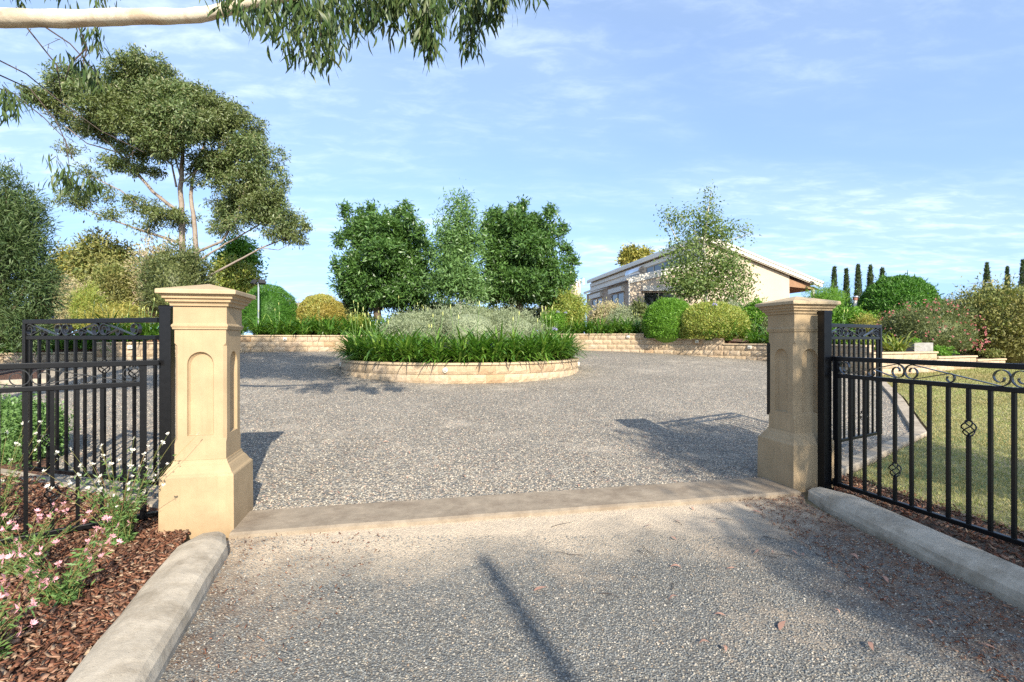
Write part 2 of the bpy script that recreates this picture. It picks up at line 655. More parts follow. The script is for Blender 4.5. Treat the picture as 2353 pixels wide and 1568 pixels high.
M['lawn'] = m_lawn()
M['grass'] = m_foliage('grass_blades', [(0.14, 0.195, 0.05), (0.30, 0.255, 0.12), (0.12, 0.185, 0.045), (0.32, 0.27, 0.14), (0.17, 0.225, 0.065)], 0.6, 0.2, 0.2, (0.8, (0.33, 0.26, 0.125)))
M['earth'] = m_plain('dry_ground', (0.24, 0.19, 0.10), 0.95, 0, 0.3, 1.5)
M['block'] = m_block('split_face_block')
M['cap'] = m_sandstone('wall_capstone', (0.47, 0.36, 0.235))
M['white'] = m_plain('cream_plastic', (0.72, 0.68, 0.58), 0.45, 0, 0.06)
M['dark'] = m_plain('dark_recess', (0.02, 0.02, 0.02), 0.6)
# foliage
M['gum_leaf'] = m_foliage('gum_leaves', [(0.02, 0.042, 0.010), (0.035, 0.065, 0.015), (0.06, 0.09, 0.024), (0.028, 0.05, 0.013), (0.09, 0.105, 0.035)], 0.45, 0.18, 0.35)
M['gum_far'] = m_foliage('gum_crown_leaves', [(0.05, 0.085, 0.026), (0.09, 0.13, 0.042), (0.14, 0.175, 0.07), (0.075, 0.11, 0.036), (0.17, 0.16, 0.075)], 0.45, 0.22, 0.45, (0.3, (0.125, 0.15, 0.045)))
M['ash'] = m_foliage('ash_leaves', [(0.03, 0.07, 0.015), (0.052, 0.11, 0.024), (0.09, 0.165, 0.04), (0.04, 0.09, 0.02)], 0.4, 0.25, 0.5)
M['ash_pale'] = m_foliage('pale_ash_leaves', [(0.06, 0.115, 0.035), (0.095, 0.17, 0.05), (0.13, 0.22, 0.07)], 0.45, 0.28, 0.45)
M['birch'] = m_foliage('birch_leaves', [(0.06, 0.10, 0.025), (0.10, 0.15, 0.04), (0.14, 0.18, 0.055), (0.075, 0.115, 0.032)], 0.45, 0.28)
M['bright'] = m_foliage('bright_green_leaves', [(0.05, 0.12, 0.012), (0.09, 0.19, 0.018), (0.13, 0.25, 0.03)], 0.5, 0.25)
M['deep'] = m_foliage('deep_green_leaves', [(0.025, 0.075, 0.010), (0.045, 0.12, 0.014), (0.07, 0.16, 0.02)], 0.5, 0.2, gain=1.5)
M['lime'] = m_foliage('lime_leaves', [(0.11, 0.16, 0.03), (0.18, 0.23, 0.045), (0.25, 0.27, 0.06), (0.22, 0.2, 0.04)], 0.5, 0.25)
M['golden'] = m_foliage('golden_green_leaves', [(0.13, 0.155, 0.035), (0.23, 0.24, 0.06), (0.30, 0.27, 0.07), (0.28, 0.21, 0.05)], 0.5, 0.25, 0.3, (0.7, (0.32, 0.24, 0.05)))
M['olive'] = m_foliage('olive_leaves', [(0.065, 0.09, 0.026), (0.115, 0.135, 0.04), (0.16, 0.165, 0.052), (0.19, 0.165, 0.055)], 0.5, 0.2, 0.3, (0.6, (0.17, 0.155, 0.05)), gain=1.55)
M['olivegold'] = m_foliage('mustard_leaves', [(0.10, 0.115, 0.025), (0.17, 0.17, 0.035), (0.24, 0.20, 0.045), (0.12, 0.13, 0.03)], 0.5, 0.2, gain=1.5)
M['darkolive'] = m_foliage('dark_olive_leaves', [(0.035, 0.05, 0.018), (0.065, 0.08, 0.026), (0.10, 0.11, 0.04)], 0.5, 0.18, gain=1.75)
M['tan'] = m_foliage('dry_pale_leaves', [(0.22, 0.19, 0.10), (0.32, 0.27, 0.16), (0.26, 0.25, 0.12), (0.38, 0.29, 0.22)], 0.6, 0.2, 0.2)
M['greyleaf'] = m_foliage('silver_grey_leaves', [(0.15, 0.19, 0.10), (0.23, 0.27, 0.155), (0.31, 0.345, 0.22), (0.18, 0.22, 0.11)], 0.6, 0.15, 0.25, gain=1.0)
M['melaleuca'] = m_foliage('tea_tree_leaves', [(0.025, 0.05, 0.018), (0.05, 0.085, 0.028), (0.09, 0.125, 0.045), (0.04, 0.065, 0.025)], 0.5, 0.2, gain=1.4)
M['agave'] = m_foliage('strap_leaves', [(0.03, 0.085, 0.010), (0.055, 0.13, 0.016), (0.10, 0.19, 0.028), (0.17, 0.24, 0.045)], 0.32, 0.25, 0.5)
M['agave_y'] = m_foliage('yellowed_strap_leaves', [(0.08, 0.13, 0.02), (0.16, 0.2, 0.04), (0.3, 0.28, 0.08)], 0.4, 0.25, 0.4)
M['cypress'] = m_foliage('cypress_leaves', [(0.022, 0.042, 0.014), (0.04, 0.065, 0.022), (0.065, 0.085, 0.03)], 0.6, 0.1)
M['pinkflower'] = m_foliage('pink_blossom', [(0.55, 0.16, 0.2), (0.65, 0.28, 0.3), (0.5, 0.12, 0.12)], 0.6, 0.3, gain=1.0)
M['gaurapink'] = m_foliage('pink_petals', [(0.72, 0.28, 0.38), (0.8, 0.45, 0.52), (0.78, 0.36, 0.45)], 0.5, 0.35, gain=1.0)
M['gaurawhite'] = m_foliage('white_petals', [(0.78, 0.72, 0.7), (0.82, 0.78, 0.75)], 0.5, 0.35, gain=1.0)
M['gaura_leaf'] = m_foliage('gaura_leaves', [(0.05, 0.11, 0.03), (0.09, 0.16, 0.045), (0.13, 0.2, 0.06)], 0.5, 0.25)
M['gaura_stem'] = m_island('gaura_stems', [(0.16, 0.17, 0.05), (0.24, 0.2, 0.07), (0.13, 0.17, 0.05), (0.25, 0.12, 0.07)])
M['stalk'] = m_plain('green_stalk', (0.12, 0.2, 0.05), 0.5)
M['bud'] = m_plain('yellow_green_bud', (0.40, 0.42, 0.13), 0.5)
M['agaflower'] = m_plain('mauve_flower', (0.34, 0.32, 0.5), 0.5)
M['litter'] = m_island('dry_leaves', [(0.42, 0.2, 0.14), (0.55, 0.38, 0.28), (0.3, 0.11, 0.08), (0.5, 0.4, 0.28), (0.26, 0.15, 0.09)])
M['gumbark'] = m_bark('smooth_gum_bark', [(0.40, 0.33, 0.24), (0.55, 0.48, 0.36), (0.64, 0.57, 0.44), (0.46, 0.36, 0.25)], 2.2)
M['gumbark_far'] = m_bark('grey_gum_bark', [(0.17, 0.13, 0.10), (0.28, 0.23, 0.185), (0.2, 0.155, 0.12)], 1.2)
M['bark'] = m_bark('brown_bark', [(0.08, 0.06, 0.042), (0.16, 0.12, 0.085)], 5)
M['palebark'] = m_bark('pale_bark', [(0.42, 0.38, 0.32), (0.6, 0.57, 0.5)], 5)
M['twig'] = m_plain('dark_twig', (0.06, 0.042, 0.03), 0.8)
# house
M['render'] = m_plain('cream_render', (0.51, 0.415, 0.31), 0.9, 0, 0.05, 1.2, 0.15, 0.2)
M['fascia'] = m_plain('cream_paint', (0.66, 0.60, 0.49), 0.5, 0, 0.05)
M['metalroof'] = m_plain('pale_steel_roof', (0.62, 0.58, 0.50), 0.4, 0.2, 0.06)
M['greyroof'] = m_plain('grey_steel_roof', (0.3, 0.33, 0.36), 0.4, 0.3, 0.08)
M['steel'] = m_plain('stainless_steel', (0.55, 0.57, 0.6), 0.28, 0.8, 0.06)
M['alum'] = m_plain('window_frame_paint', (0.52, 0.45, 0.34), 0.4, 0.0, 0.05)
M['timber'] = m_plain('brown_timber', (0.26, 0.14, 0.07), 0.7, 0, 0.2, 8)
M['slate'] = m_plain('weathered_grey_board', (0.27, 0.26, 0.24), 0.8, 0, 0.2, 12)
M['red'] = m_plain('red_paint', (0.32, 0.13, 0.09), 0.5)


def m_glass():
    m, nt, b = newmat('window_glass')
    b.inputs['Base Color'].default_value = (0.012, 0.015, 0.017, 1)
    b.inputs['Roughness'].default_value = 0.06
    b.inputs['Specular IOR Level'].default_value = 0.7
    return m


M['glass'] = m_glass()


# ------------------------------------------------------------------ ground
def sheet(name, pts, off, mat, kind='structure', zf=None):
    """a flat outline laid on the sloping site, folded where the slope starts and ends"""
    bm = bmesh.new()
    bm.faces.new([bm.verts.new((x, y, 0)) for x, y in pts])
    for s0 in (0.0, S_END):
        p = PL + N_ * s0
        bmesh.ops.bisect_plane(bm, geom=bm.verts[:] + bm.edges[:] + bm.faces[:], plane_co=(p.x, p.y, 0), plane_no=N_)
    for v in bm.verts:
        v.co.z = (zf(v.co.x, v.co.y) if zf else G(v.co.x, v.co.y)) + off
    bmesh.ops.recalc_face_normals(bm, faces=bm.faces[:])
    for f in bm.faces:
        if f.normal.z < 0:
            f.normal_flip()
    bmesh.ops.triangulate(bm, faces=bm.faces[:])
    me = bpy.data.meshes.new(name)
    bm.to_mesh(me)
    bm.free()
    me.materials.append(mat)
    o = link(name, me)
    if kind:
        o['kind'] = kind
    return o


sheet('ground', [(-600, -400), (600, -400), (600, 900), (-600, 900)], -0.03, M['earth'])
GRAVEL = [(-2.05, 4.10), (-2.95, 4.22), (-4.55, 4.80), (-5.15, 5.75), (-6.2, 6.4), (-14, 8.0), (-14, 9.3), (-10.73, 10.57), (-10.09, 10.93), (-11.9, 13.1), (-13.6, 14.7), (-11.75, 16.3), (-10.4, 19.3),
          (-6.7, 20.0), (-3, 21.6), (2.2, 22.3), (5, 21.6), (9.2, 18.5), (9.95, 14.0), (7.75, 10.3), (5.8, 7.2), (3.4, 5.45), (2.45, 5.2)]
sheet('driveway', GRAVEL, 0.0, M['gravel'])
APRON = [(-2.1, 3.75), (-2.0, 3.45), (-1.5, 2.1), (-0.7, -0.4), (-0.4, -3), (-3, -14), (9, -14), (3.2, -3), (2.85, 1.0), (2.72, 3.0), (2.62, 4.5), (2.75, 4.75)]
sheet('road_apron', APRON, -0.012, M['apron'])
MULCH = [(-2.3, 3.55), (-1.82, 2.05), (-1.0, -0.5), (-12, -0.5), (-12, 6.6), (-4.65, 4.86), (-2.95, 4.14), (-2.5, 3.95)]
sheet('mulch_bed', MULCH, 0.035, M['mulch'])
SIDE_BED = [(-4.55, 4.92), (-5.15, 5.75), (-6.2, 6.4), (-14, 8.0), (-14, 7.2), (-12, 6.68)]
sheet('side_bed', SIDE_BED, 0.03, M['mulch'])
CORNER_BED = [(-10.09, 10.93), (-11.9, 13.1), (-13.6, 14.7), (-30, 16), (-30, 4), (-14, 9.3), (-10.73, 10.57)]
sheet('corner_bed', CORNER_BED, 0.035, M['mulch'])
SOIL = [(2.78, 4.72), (2.95, 3.0), (3.1, 1.0), (3.4, -3), (5.5, -3), (4.6, 1.0), (3.95, 3.2), (3.75, 4.3), (3.55, 5.3), (3.2, 5.3)]
sheet('soil_strip', SOIL, 0.012, M['soil'])
LAWN = [(3.5, 5.25), (5.95, 7.15), (7.95, 10.2), (10.0, 13.8), (12.2, 14.85), (15.6, 16.6), (60, 32), (60, -3), (5.4, -3), (4.5, 1.0), (3.85, 3.2), (3.65, 4.3)]
sheet('lawn', LAWN, 0.02, M['lawn'])


def in_poly(x, y, poly):
    r = np.zeros(len(x), bool)
    j = len(poly) - 1
    for i in range(len(poly)):
        xi, yi = poly[i]
        xj, yj = poly[j]
        c = ((yi > y) != (yj > y)) & (x < (xj - xi) * (y - yi) / (yj - yi + 1e-12) + xi)
        r ^= c
        j = i
    return r


def Gn(x, y):
    s = (x - PL.x) * N_.x + (y - PL.y) * N_.y
    return SLOPE * np.clip(s, 0, S_END)


# ---- threshold strip
mb = MB()
p0, p1 = loc_en(PL, 0.245, 0), loc_en(PR, -0.245, 0)
ln = (p1 - p0).length
seg = 12
top = []
for k in range(seg + 1):
    t = k / seg
    c = p0.lerp(p1, t)
    row = []
    for n, z in ((-0.335, -0.12), (-0.335, 0.015), (-0.31, 0.028), (0.16, 0.03), (0.2, 0.018), (0.2, -0.12)):
        q = c + N_ * (n + 0.006 * math.sin(k * 2.3 + n * 9))
        row.append((q.x, q.y, z))
    top.append(row)
mb.rings(top)
mb.build('threshold', M['threshold'])['kind'] = 'structure'


# ---- kerbs and edging
def kerb(name, path, w, h, mat, label, cat, round_top=True, taper=0.18, base=0.0):
    mb = MB()
    rows = []
    P = [Vector(p) for p in path]
    fine = []
    for i in range(len(P) - 1):
        n = max(2, int((P[i + 1] - P[i]).length / 0.25))
        fine += [P[i].lerp(P[i + 1], k / n) for k in range(n)]
    fine.append(P[-1])
    rnd = random.Random(hash(label) % 1000)
    for i, p in enumerate(fine):
        d = (fine[min(i + 1, len(fine) - 1)] - fine[max(i - 1, 0)]).normalized()
        q = Vector((-d.y, d.x))
        sc = 1.0
        dist = (p - fine[0]).length
        if dist < taper:
            sc = 0.62 + 0.38 * math.sqrt(dist / taper)
        prof = []
        if round_top:
            for a in range(0, 181, 20):
                cx = math.cos(R(a))
                cz = math.sin(R(a)) ** 0.75
                prof.append((cx * w / 2 * sc, 0.02 + cz * h * sc))
            prof = [(w / 2 * sc, -0.1)] + prof + [(-w / 2 * sc, -0.1)]
        else:
            prof = [(w / 2, -0.1), (w / 2, h - 0.012), (w / 2 - 0.012, h), (-w / 2 + 0.012, h), (-w / 2, h - 0.012), (-w / 2, -0.1)]
        g = G(p.x, p.y) + base
        rows.append([(p.x + q.x * a + rnd.uniform(-.004, .004), p.y + q.y * a + rnd.uniform(-.004, .004), g + z + rnd.uniform(-.003, .003)) for a, z in prof])
    mb.rings(rows, smooth=False)
    o = mb.build(name, mat)
    return tag(o, label, cat)


kerb('kerb', [(-2.14, 3.58), (-1.99, 3.1), (-1.665, 2.1), (-1.0, 0.1), (-0.6, -1.5)], 0.33, 0.10, M['concrete'], 'rounded concrete kerb between the bark mulch bed and the apron', 'kerb')
kerb('kerb', [(2.83, 4.66), (2.86, 4.0), (2.92, 2.9), (3.02, 1.0), (3.25, -1.5)], 0.33, 0.10, M['concrete'], 'rounded concrete kerb below the wing fence beside the lawn', 'kerb')
kerb('garden_edging', [(-2.72, 4.15), (-3.0, 4.24), (-4.6, 4.84), (-5.4, 5.1), (-9, 6.0)], 0.13, 0.055, M['edging'], 'flat concrete edging between the mulch bed and open gate leaf', 'edging', False)
kerb('garden_edging', [(3.28, 5.3), (4.4, 6.12), (5.82, 7.2), (7.82, 10.25), (9.9, 13.7)], 0.17, 0.05, M['edging'], 'bent concrete edging between the gravel and the lawn', 'edging', False)
kerb('garden_edging', [(-20, 6.9), (-14, 9.3), (-10.73, 10.6), (-10.15, 10.95), (-11.85, 13.1)], 0.28, 0.09, M['edging'], 'pale concrete edging round the bed below the dark shrub', 'edging', False)

# ------------------------------------------------------------------ gate pillars


def shaft_mesh():
    mb = MB()
    w, ch = 0.175, 0.02
    z0, z1, z2, z3 = 0.544, 0.70, 1.40, 1.522

    def octo(c, z):
        return [(-w + c, -w, z), (w - c, -w, z), (w, -w + c, z), (w, w - c, z), (w - c, w, z), (-w + c, w, z), (-w, w - c, z), (-w, -w + c, z)]
    e = 0.0006
    mb.rings([octo(e, z0), octo(e, z1 - 0.03), octo(ch, z1)], cap=False)
    mb.rings([octo(ch, z2), octo(e, z2 + 0.02), octo(e, z3)], cap=False)
    for k in range(4):
        rot = Matrix.Rotation(k * math.pi / 2, 3, 'Z')
        hw = w - ch
        # chamfer face
        mb.add([rot @ Vector(p) for p in ((w - ch, -w, z1), (w, -w + ch, z1), (w, -w + ch, z2), (w - ch, -w, z2))], [(0, 1, 2, 3)])
        # panel: arched recess
        pw, pb, sp = 0.09, z1 + 0.025, 1.262
        inner = [(pw, pb), (pw, pb + 0.28)]
        inner += [(pw * math.cos(R(a)), sp + 0.093 * math.sin(R(a))) for a in range(0, 181, 15)]
        inner += [(-pw, pb + 0.28), (-pw, pb)]
        cz = 1.05
        outer = []
        for x, z in inner:
            dx, dz = x, z - cz
            f = []
            if abs(dx) > 1e-9: f.append(hw / abs(dx))
            if dz > 1e-9: f.append((z2 - cz) / dz)
            if dz < -1e-9: f.append((cz - z1) / -dz)
            f = min(f)
            outer.append((dx * f, cz + dz * f))
        # exact corners
        outer[0] = (hw, z1)
        outer[-1] = (-hw, z1)
        ci = min(range(len(inner)), key=lambda i: abs(outer[i][0] - hw) + abs(outer[i][1] - z2))
        outer[ci] = (hw, z2)
        ci = min(range(len(inner)), key=lambda i: abs(outer[i][0] + hw) + abs(outer[i][1] - z2))
        outer[ci] = (-hw, z2)
        n = len(inner)

        def sc(p, f, y):
            return rot @ Vector((p[0] * f, y, pb + (p[1] - pb) * (1 - (1 - f) * 0.35) + (1 - f) * 0.08))
        L0 = [rot @ Vector((x, -w, z)) for x, z in outer]
        L1 = [rot @ Vector((x, -w, z)) for x, z in inner]
        L2 = [sc(p, 0.97, -w + 0.016) for p in inner]
        L3 = [sc(p, 0.86, -w + 0.030) for p in inner]
        mb.rings([L0, L1, L2, L3], cap=False)
        mb.add(L3, [tuple(range(n))])
    return mb


def pillar_meshes():
    plinth = MB()
    plinth.squares([(0.252, -0.25), (0.252, 0.02), (0.249, 0.43), (0.246, 0.441), (0.232, 0.452), (0.226, 0.462), (0.214, 0.486), (0.204, 0.502), (0.192, 0.512),
                    (0.192, 0.520), (0.186, 0.528), (0.183, 0.543), (0.183, 0.5435)])
    neck = MB()
    neck.squares([(0.178, 1.523), (0.186, 1.524), (0.187, 1.535), (0.191, 1.542), (0.193, 1.549), (0.191, 1.557), (0.184, 1.564), (0.182, 1.57), (0.181, 1.695)])
    crown = MB()
    crown.squares([(0.184, 1.6965), (0.197, 1.698), (0.198, 1.712), (0.205, 1.722), (0.219, 1.728), (0.219, 1.742), (0.226, 1.749), (0.236, 1.753), (0.236, 1.767), (0.243, 1.773), (0.25, 1.7815)])
    slab = MB()
    slab.squares([(0.2, 1.7825), (0.266, 1.783), (0.268, 1.787), (0.268, 1.812), (0.264, 1.817), (0.002, 1.882)])
    return [('plinth', plinth, 'pillar'), ('shaft', shaft_mesh(), 'pillar'), ('neck_band', neck, 'pillar'), ('crown_moulding', crown, 'pillar'), ('cap_slab', slab, 'pillar_pale')]


pm = [(n, m.mesh(n, M[k])) for n, m, k in pillar_meshes()]
for base, label in ((PL, 'sunlit sandstone gate pillar beside the pink flower bed'), (PR, 'shaded sandstone gate pillar in front of the lawn')):
    t = empty('gate_pillar', (base.x, base.y, 0.0), GA)
    tag(t, label, 'pillar', 'sandstone gate pillars')
    for n, me in pm:
        o = link(n, me, t)
        if n in ('plinth', 'cap_slab'):
            bv = o.modifiers.new('b', 'BEVEL')
            bv.width = 0.004
            bv.segments = 2
            bv.limit_method = 'ANGLE'


# ------------------------------------------------------------------ ironwork
def scroll_paths(Lh, H):
    """S-scroll from the low curl (x=0) to the high curl (x=Lh), and the small hook below it"""
    r = H * 0.48
    c1 = (r, r + 0.002)
    c2 = (Lh - r, H - r - 0.002)
    dx, dz = c2[0] - c1[0], c2[1] - c1[1]
    lo, hi = 0.0, R(85)
    for _ in range(50):
        a = (lo + hi) / 2
        if dx * math.sin(a) - dz * math.cos(a) < 2 * r: lo = a
        else: hi = a
    a = (lo + hi) / 2
    path = []
    n = 26
    for i in range(n + 1):
        t = i / n
        ang = R(-90) + a - (1 - t) * R(470)
        rr = r * (0.30 + 0.70 * min(1, t * 1.45) ** 0.9)
        path.append((c1[0] + rr * math.cos(ang), c1[1] + rr * math.sin(ang)))
    for i in range(n + 1):
        t = i / n
        ang = R(90) + a - t * R(470)
        rr = r * (0.30 + 0.70 * min(1, (1 - t) * 1.45) ** 0.9)
        path.append((c2[0] + rr * math.cos(ang), c2[1] + rr * math.sin(ang)))
    r3 = H * 0.27
    x3 = Lh * 0.53
    hook = [(Lh - 1.25 * r, 0.004)]
    for i in range(19):
        t = i / 18
        ang = R(62) + t * R(330)
        rr = r3 * (1 - 0.5 * max(0, t - 0.62) / 0.38)
        hook.append((x3 + rr * math.cos(ang), r3 + 0.002 + rr * math.sin(ang)))
    return path, hook


def basket_mesh(h=0.125, rad=0.037):
    mb = MB()
    for k in range(4):
        pts = []
        for i in range(11):
            t = i / 10
            a = k * math.pi / 2 + t * math.pi * 1.15
            rr = 0.006 + rad * math.sin(math.pi * t) ** 0.8
            pts.append((rr * math.cos(a), rr * math.sin(a), (t - 0.5) * h))
        mb.tube(pts, 0.0052, 5)
    mb.tube([(0, 0, -h / 2 - 0.014), (0, 0, -h / 2 + 0.012)], 0.0145, 8)
    mb.tube([(0, 0, h / 2 - 0.012), (0, 0, h / 2 + 0.014)], 0.0145, 8)
    return mb.mesh('basket', M['black'])


BASKET = basket_mesh()


def bar(parent, name, x0, x1, z, s=0.04, y=0.0):
    mb = MB()
    mb.box(((x0 + x1) / 2, y, z), (x1 - x0, s, s))
    o = mb.build(name, M['black'], parent)
    bv = o.modifiers.new('b', 'BEVEL')
    bv.width = 0.004
    bv.segments = 2
    return o


PICKET_CACHE = {}


def picket_mesh(z0, z1, w):
    k = (round(z0, 3), round(z1, 3), w)
    if k not in PICKET_CACHE:
        mb = MB()
        mb.box((0, 0, (z0 + z1) / 2), (w, w, z1 - z0))
        PICKET_CACHE[k] = mb.mesh('picket', M['black'])
    return PICKET_CACHE[k]


def iron_panel(name, P0, P1, length, zb, zm, zt, x_first, pitch, npick, baskets, units, pw, label, cat, group, lead=0.0, end_upright=True):
    """local x runs from P0 towards P1"""
    rz = math.atan2(P1[1] - P0[1], P1[0] - P0[0])
    t = empty(name, (P0[0], P0[1], 0), rz)
    tag(t, label, cat, group)
    bar(t, 'top_rail', 0.0, length, zt - 0.02)
    bar(t, 'middle_rail', lead, length, zm, 0.036)
    bar(t, 'bottom_rail', 0.0 if lead else 0.0, length, zb, 0.036)
    ups = ([lead + 0.0] if cat == 'fence' else []) + ([length - 0.02] if end_upright else [])
    for x in ups:
        mb = MB()
        z0, z1 = zb - 0.018, zt - 0.041
        mb.box((x, 0, (z0 + z1) / 2), (0.043, 0.043, z1 - z0))
        mb.build('upright', M['black'], t)
    zlo, zhi = zb + 0.0185, zm - 0.0185
    for i in range(npick):
        x = x_first + i * pitch
        if x > length - 0.04: break
        if i in baskets:
            zc = baskets[i]
            mb = MB()
            for a, b in ((zlo, zc - 0.066), (zc + 0.066, zhi)):
                mb.box((0, 0, (a + b) / 2), (pw, pw, b - a))
            p = mb.build('picket', M['black'], t, loc=(x, 0, 0))
            link('basket', BASKET, p, loc=(0, 0, zc))
        else:
            link('picket', picket_mesh(zlo, zhi, pw), t, loc=(x, 0, 0))
    zs0, zs1 = zm + 0.0185, zt - 0.041
    for (xa, xb) in units:
        Lh = abs(xb - xa)
        sgn = 1 if xb > xa else -1
        for nm, path, th in zip(('scroll', 'scroll_hook'), scroll_paths(Lh, zs1 - zs0), (0.006, 0.006)):
            mb = MB()
            mb.sweep_flat([(xa + sgn * x, zs0 + z) for x, z in path], th, 0.030 if cat == 'gate' else 0.020)
            mb.build(nm, M['scroll'], t)
    return t


# wing fences
WR0, WRd = Vector((3.045, 4.85)), Vector((0.239, -0.971)).normalized()
iron_panel('wing_fence', WR0, WR0 + WRd, 3.1, 0.085, 1.105, 1.285, 0.2405, 0.1377, 30, {3: 0.36, 7: 0.80, 11: 0.36, 15: 0.8, 19: .36}, [(0.125, 0.732), (1.462, 0.738), (1.468, 2.19), (2.92, 2.196)], 0.023,
           'black iron wing fence in front of the lawn', 'fence', 'black iron wing fences', lead=0.102)
WL0, WLd = Vector((-2.769, 3.9555)), Vector((-0.77, -0.638)).normalized()
iron_panel('wing_fence', WL0, WL0 + WLd, 2.6, 0.085, 1.105, 1.285, 0.212, 0.1355, 30, {3: 0.36, 7: 0.8, 11: .36}, [(0.124, 0.728), (1.452, 0.734), (1.458, 2.15)], 0.023,
           'black iron wing fence above the flowers and bark mulch', 'fence', 'black iron wing fences', lead=0.10)
# open gate leaves
GL0, GL1 = Vector((-2.86, 4.09)), Vector((-4.40, 4.57))
iron_panel('gate_leaf', GL0, GL1, (GL1 - GL0).length + 0.02, 0.285, 1.462, 1.625, 0.045, 0.1163, 15, {2: 1.19, 5: 1.22, 11: 0.55}, [(1.13, 1.598), (1.124, 0.668), (0.213, 0.662)], 0.020,
           'open black iron gate leaf beside the sunlit pillar', 'gate', 'open gate leaves', lead=0.02)
GR0, GR1 = Vector((3.06, 5.36)), Vector((4.60, 6.30))
iron_panel('gate_leaf', GR0, GR1, (GR1 - GR0).length, 0.285, 1.462, 1.625, 0.125, 0.114, 15, {11: 0.53, 6: 1.2, 1: 0.53}, [(1.313, 1.765), (1.307, 0.873), (0.43, 0.867), (0.424, 0.03)], 0.020,
           'open black iron gate leaf standing over the gravel near the lawn', 'gate', 'open gate leaves', lead=0.02)


def gate_post(loc, label, h=1.72, w=0.085):
    t = empty('gate_post', (loc[0], loc[1], 0), GA)
    tag(t, label, 'post', 'black gate posts')
    mb = MB()
    mb.squares([(w / 2, -0.2), (w / 2, h - 0.03)])
    o = mb.build('post_tube', M['black'], t)
    bv = o.modifiers.new('b', 'BEVEL'); bv.width = 0.006; bv.segments = 2
    mb = MB()
    mb.squares([(w / 2 + 0.003, h - 0.031), (w / 2 + 0.003, h - 0.01), (w / 2 - 0.006, h)])
    mb.build('post_cap', M['black'], t)
    return t


tp = gate_post((-2.755, 4.03), 'square black steel post left of the sunlit pillar')
tp = gate_post((2.985, 4.815), 'square black steel post in front of the shaded pillar')
for z in (1.255, 0.09):
    mb = MB()
    mb.box((0.065, -0.02, z), (0.05, 0.05, 0.03))
    mb.tube([(0.06, -0.045, z - 0.03), (0.06, -0.045, z + 0.04)], 0.014, 8)
    mb.build('hinge_bracket', M['black'], tp)
# drive arm housing on the back of the right pillar
mb = MB()
q = loc_en(PR, -0.06, 0.25)
mb.box((q.x, q.y, 1.03), (0.075, 0.10, 0.76), GA)
tag(mb.build('gate_motor', M['black']), 'slim black gate drive housing behind the shaded pillar', 'gate motor')


# ------------------------------------------------------------------ block walls
def block_mesh(seed, w, h, d=0.22, rough=0.014):
    rnd = random.Random(seed)
    mb = MB()
    nx, nz = 5, 3
    gx = w / 2 - 0.0035
    gz = h / 2 - 0.004
    grid = []
    for j in range(nz + 1):
        for i in range(nx + 1):
            edge = i in (0, nx) or j in (0, nz)
            y = -d / 2 + 0.020 if edge else -d / 2 - rnd.uniform(0, rough)
            grid.append((-gx + 2 * gx * (i / nx + (0 if i in (0, nx) else rnd.uniform(-.05, .05))), y, -gz + 2 * gz * (j / nz + (0 if j in (0, nz) else rnd.uniform(-.08, .08)))))
    fs = [(j * (nx + 1) + i, j * (nx + 1) + i + 1, (j + 1) * (nx + 1) + i + 1, (j + 1) * (nx + 1) + i) for j in range(nz) for i in range(nx)]
    mb.add(grid, fs)
    y0, y1 = -d / 2 + 0.020, d / 2
    c = [(-gx, y0, -gz), (gx, y0, -gz), (gx, y0, gz), (-gx, y0, gz), (-gx, y1, -gz), (gx, y1, -gz), (gx, y1, gz), (-gx, y1, gz)]
    mb.add(c, [(0, 4, 5, 1), (1, 5, 6, 2), (2, 6, 7, 3), (3, 7, 4, 0), (4, 7, 6, 5)])
    return mb.mesh('block', M['block'])


def cap_mesh(w, d=0.27, t=0.055):
    mb = MB()
    gx = w / 2 - 0.0015
    prof = [(-d / 2 + 0.006, 0.002), (-d / 2, 0.012), (-d / 2, t - 0.016), (-d / 2 + 0.012, t - 0.002), (-d / 2 + 0.03, t), (d / 2, t), (d / 2, 0.002)]
    mb.rings([[(-gx, y, z) for y, z in prof], [(gx, y, z) for y, z in prof]])
    return mb.mesh('capstone', M['cap'])


BW, BH = 0.41, 0.20
BLK = [block_mesh(s, BW, BH) for s in range(6)]
CAPM = cap_mesh(BW)
IW, IH = 0.445, 0.21
IBLK = [block_mesh(40 + s, IW, IH) for s in range(6)]
ICAP = cap_mesh(0.30)


def resample(pts, step, off=0.0):
    """points and headings at even spacing along a polyline"""
    P = [Vector(p) for p in pts]
    out = []
    d = off
    i = 0
    acc = 0.0
    lens = [(P[k + 1] - P[k]).length for k in range(len(P) - 1)]
    tot = sum(lens)
    while d <= tot:
        while i < len(lens) - 1 and d > acc + lens[i]:
            acc += lens[i]
            i += 1
        t = (d - acc) / lens[i]
        v = P[i + 1] - P[i]
        out.append((P[i].lerp(P[i + 1], t), math.atan2(v.y, v.x)))
        d += step
    return out


def smooth_path(pts, it=3):
    P = [Vector(p) for p in pts]
    for _ in range(it):
        Q = [P[0]]
        for a, b in zip(P, P[1:]):
            Q += [a.lerp(b, 0.25), a.lerp(b, 0.75)]
        Q.append(P[-1])
        P = Q
    return P


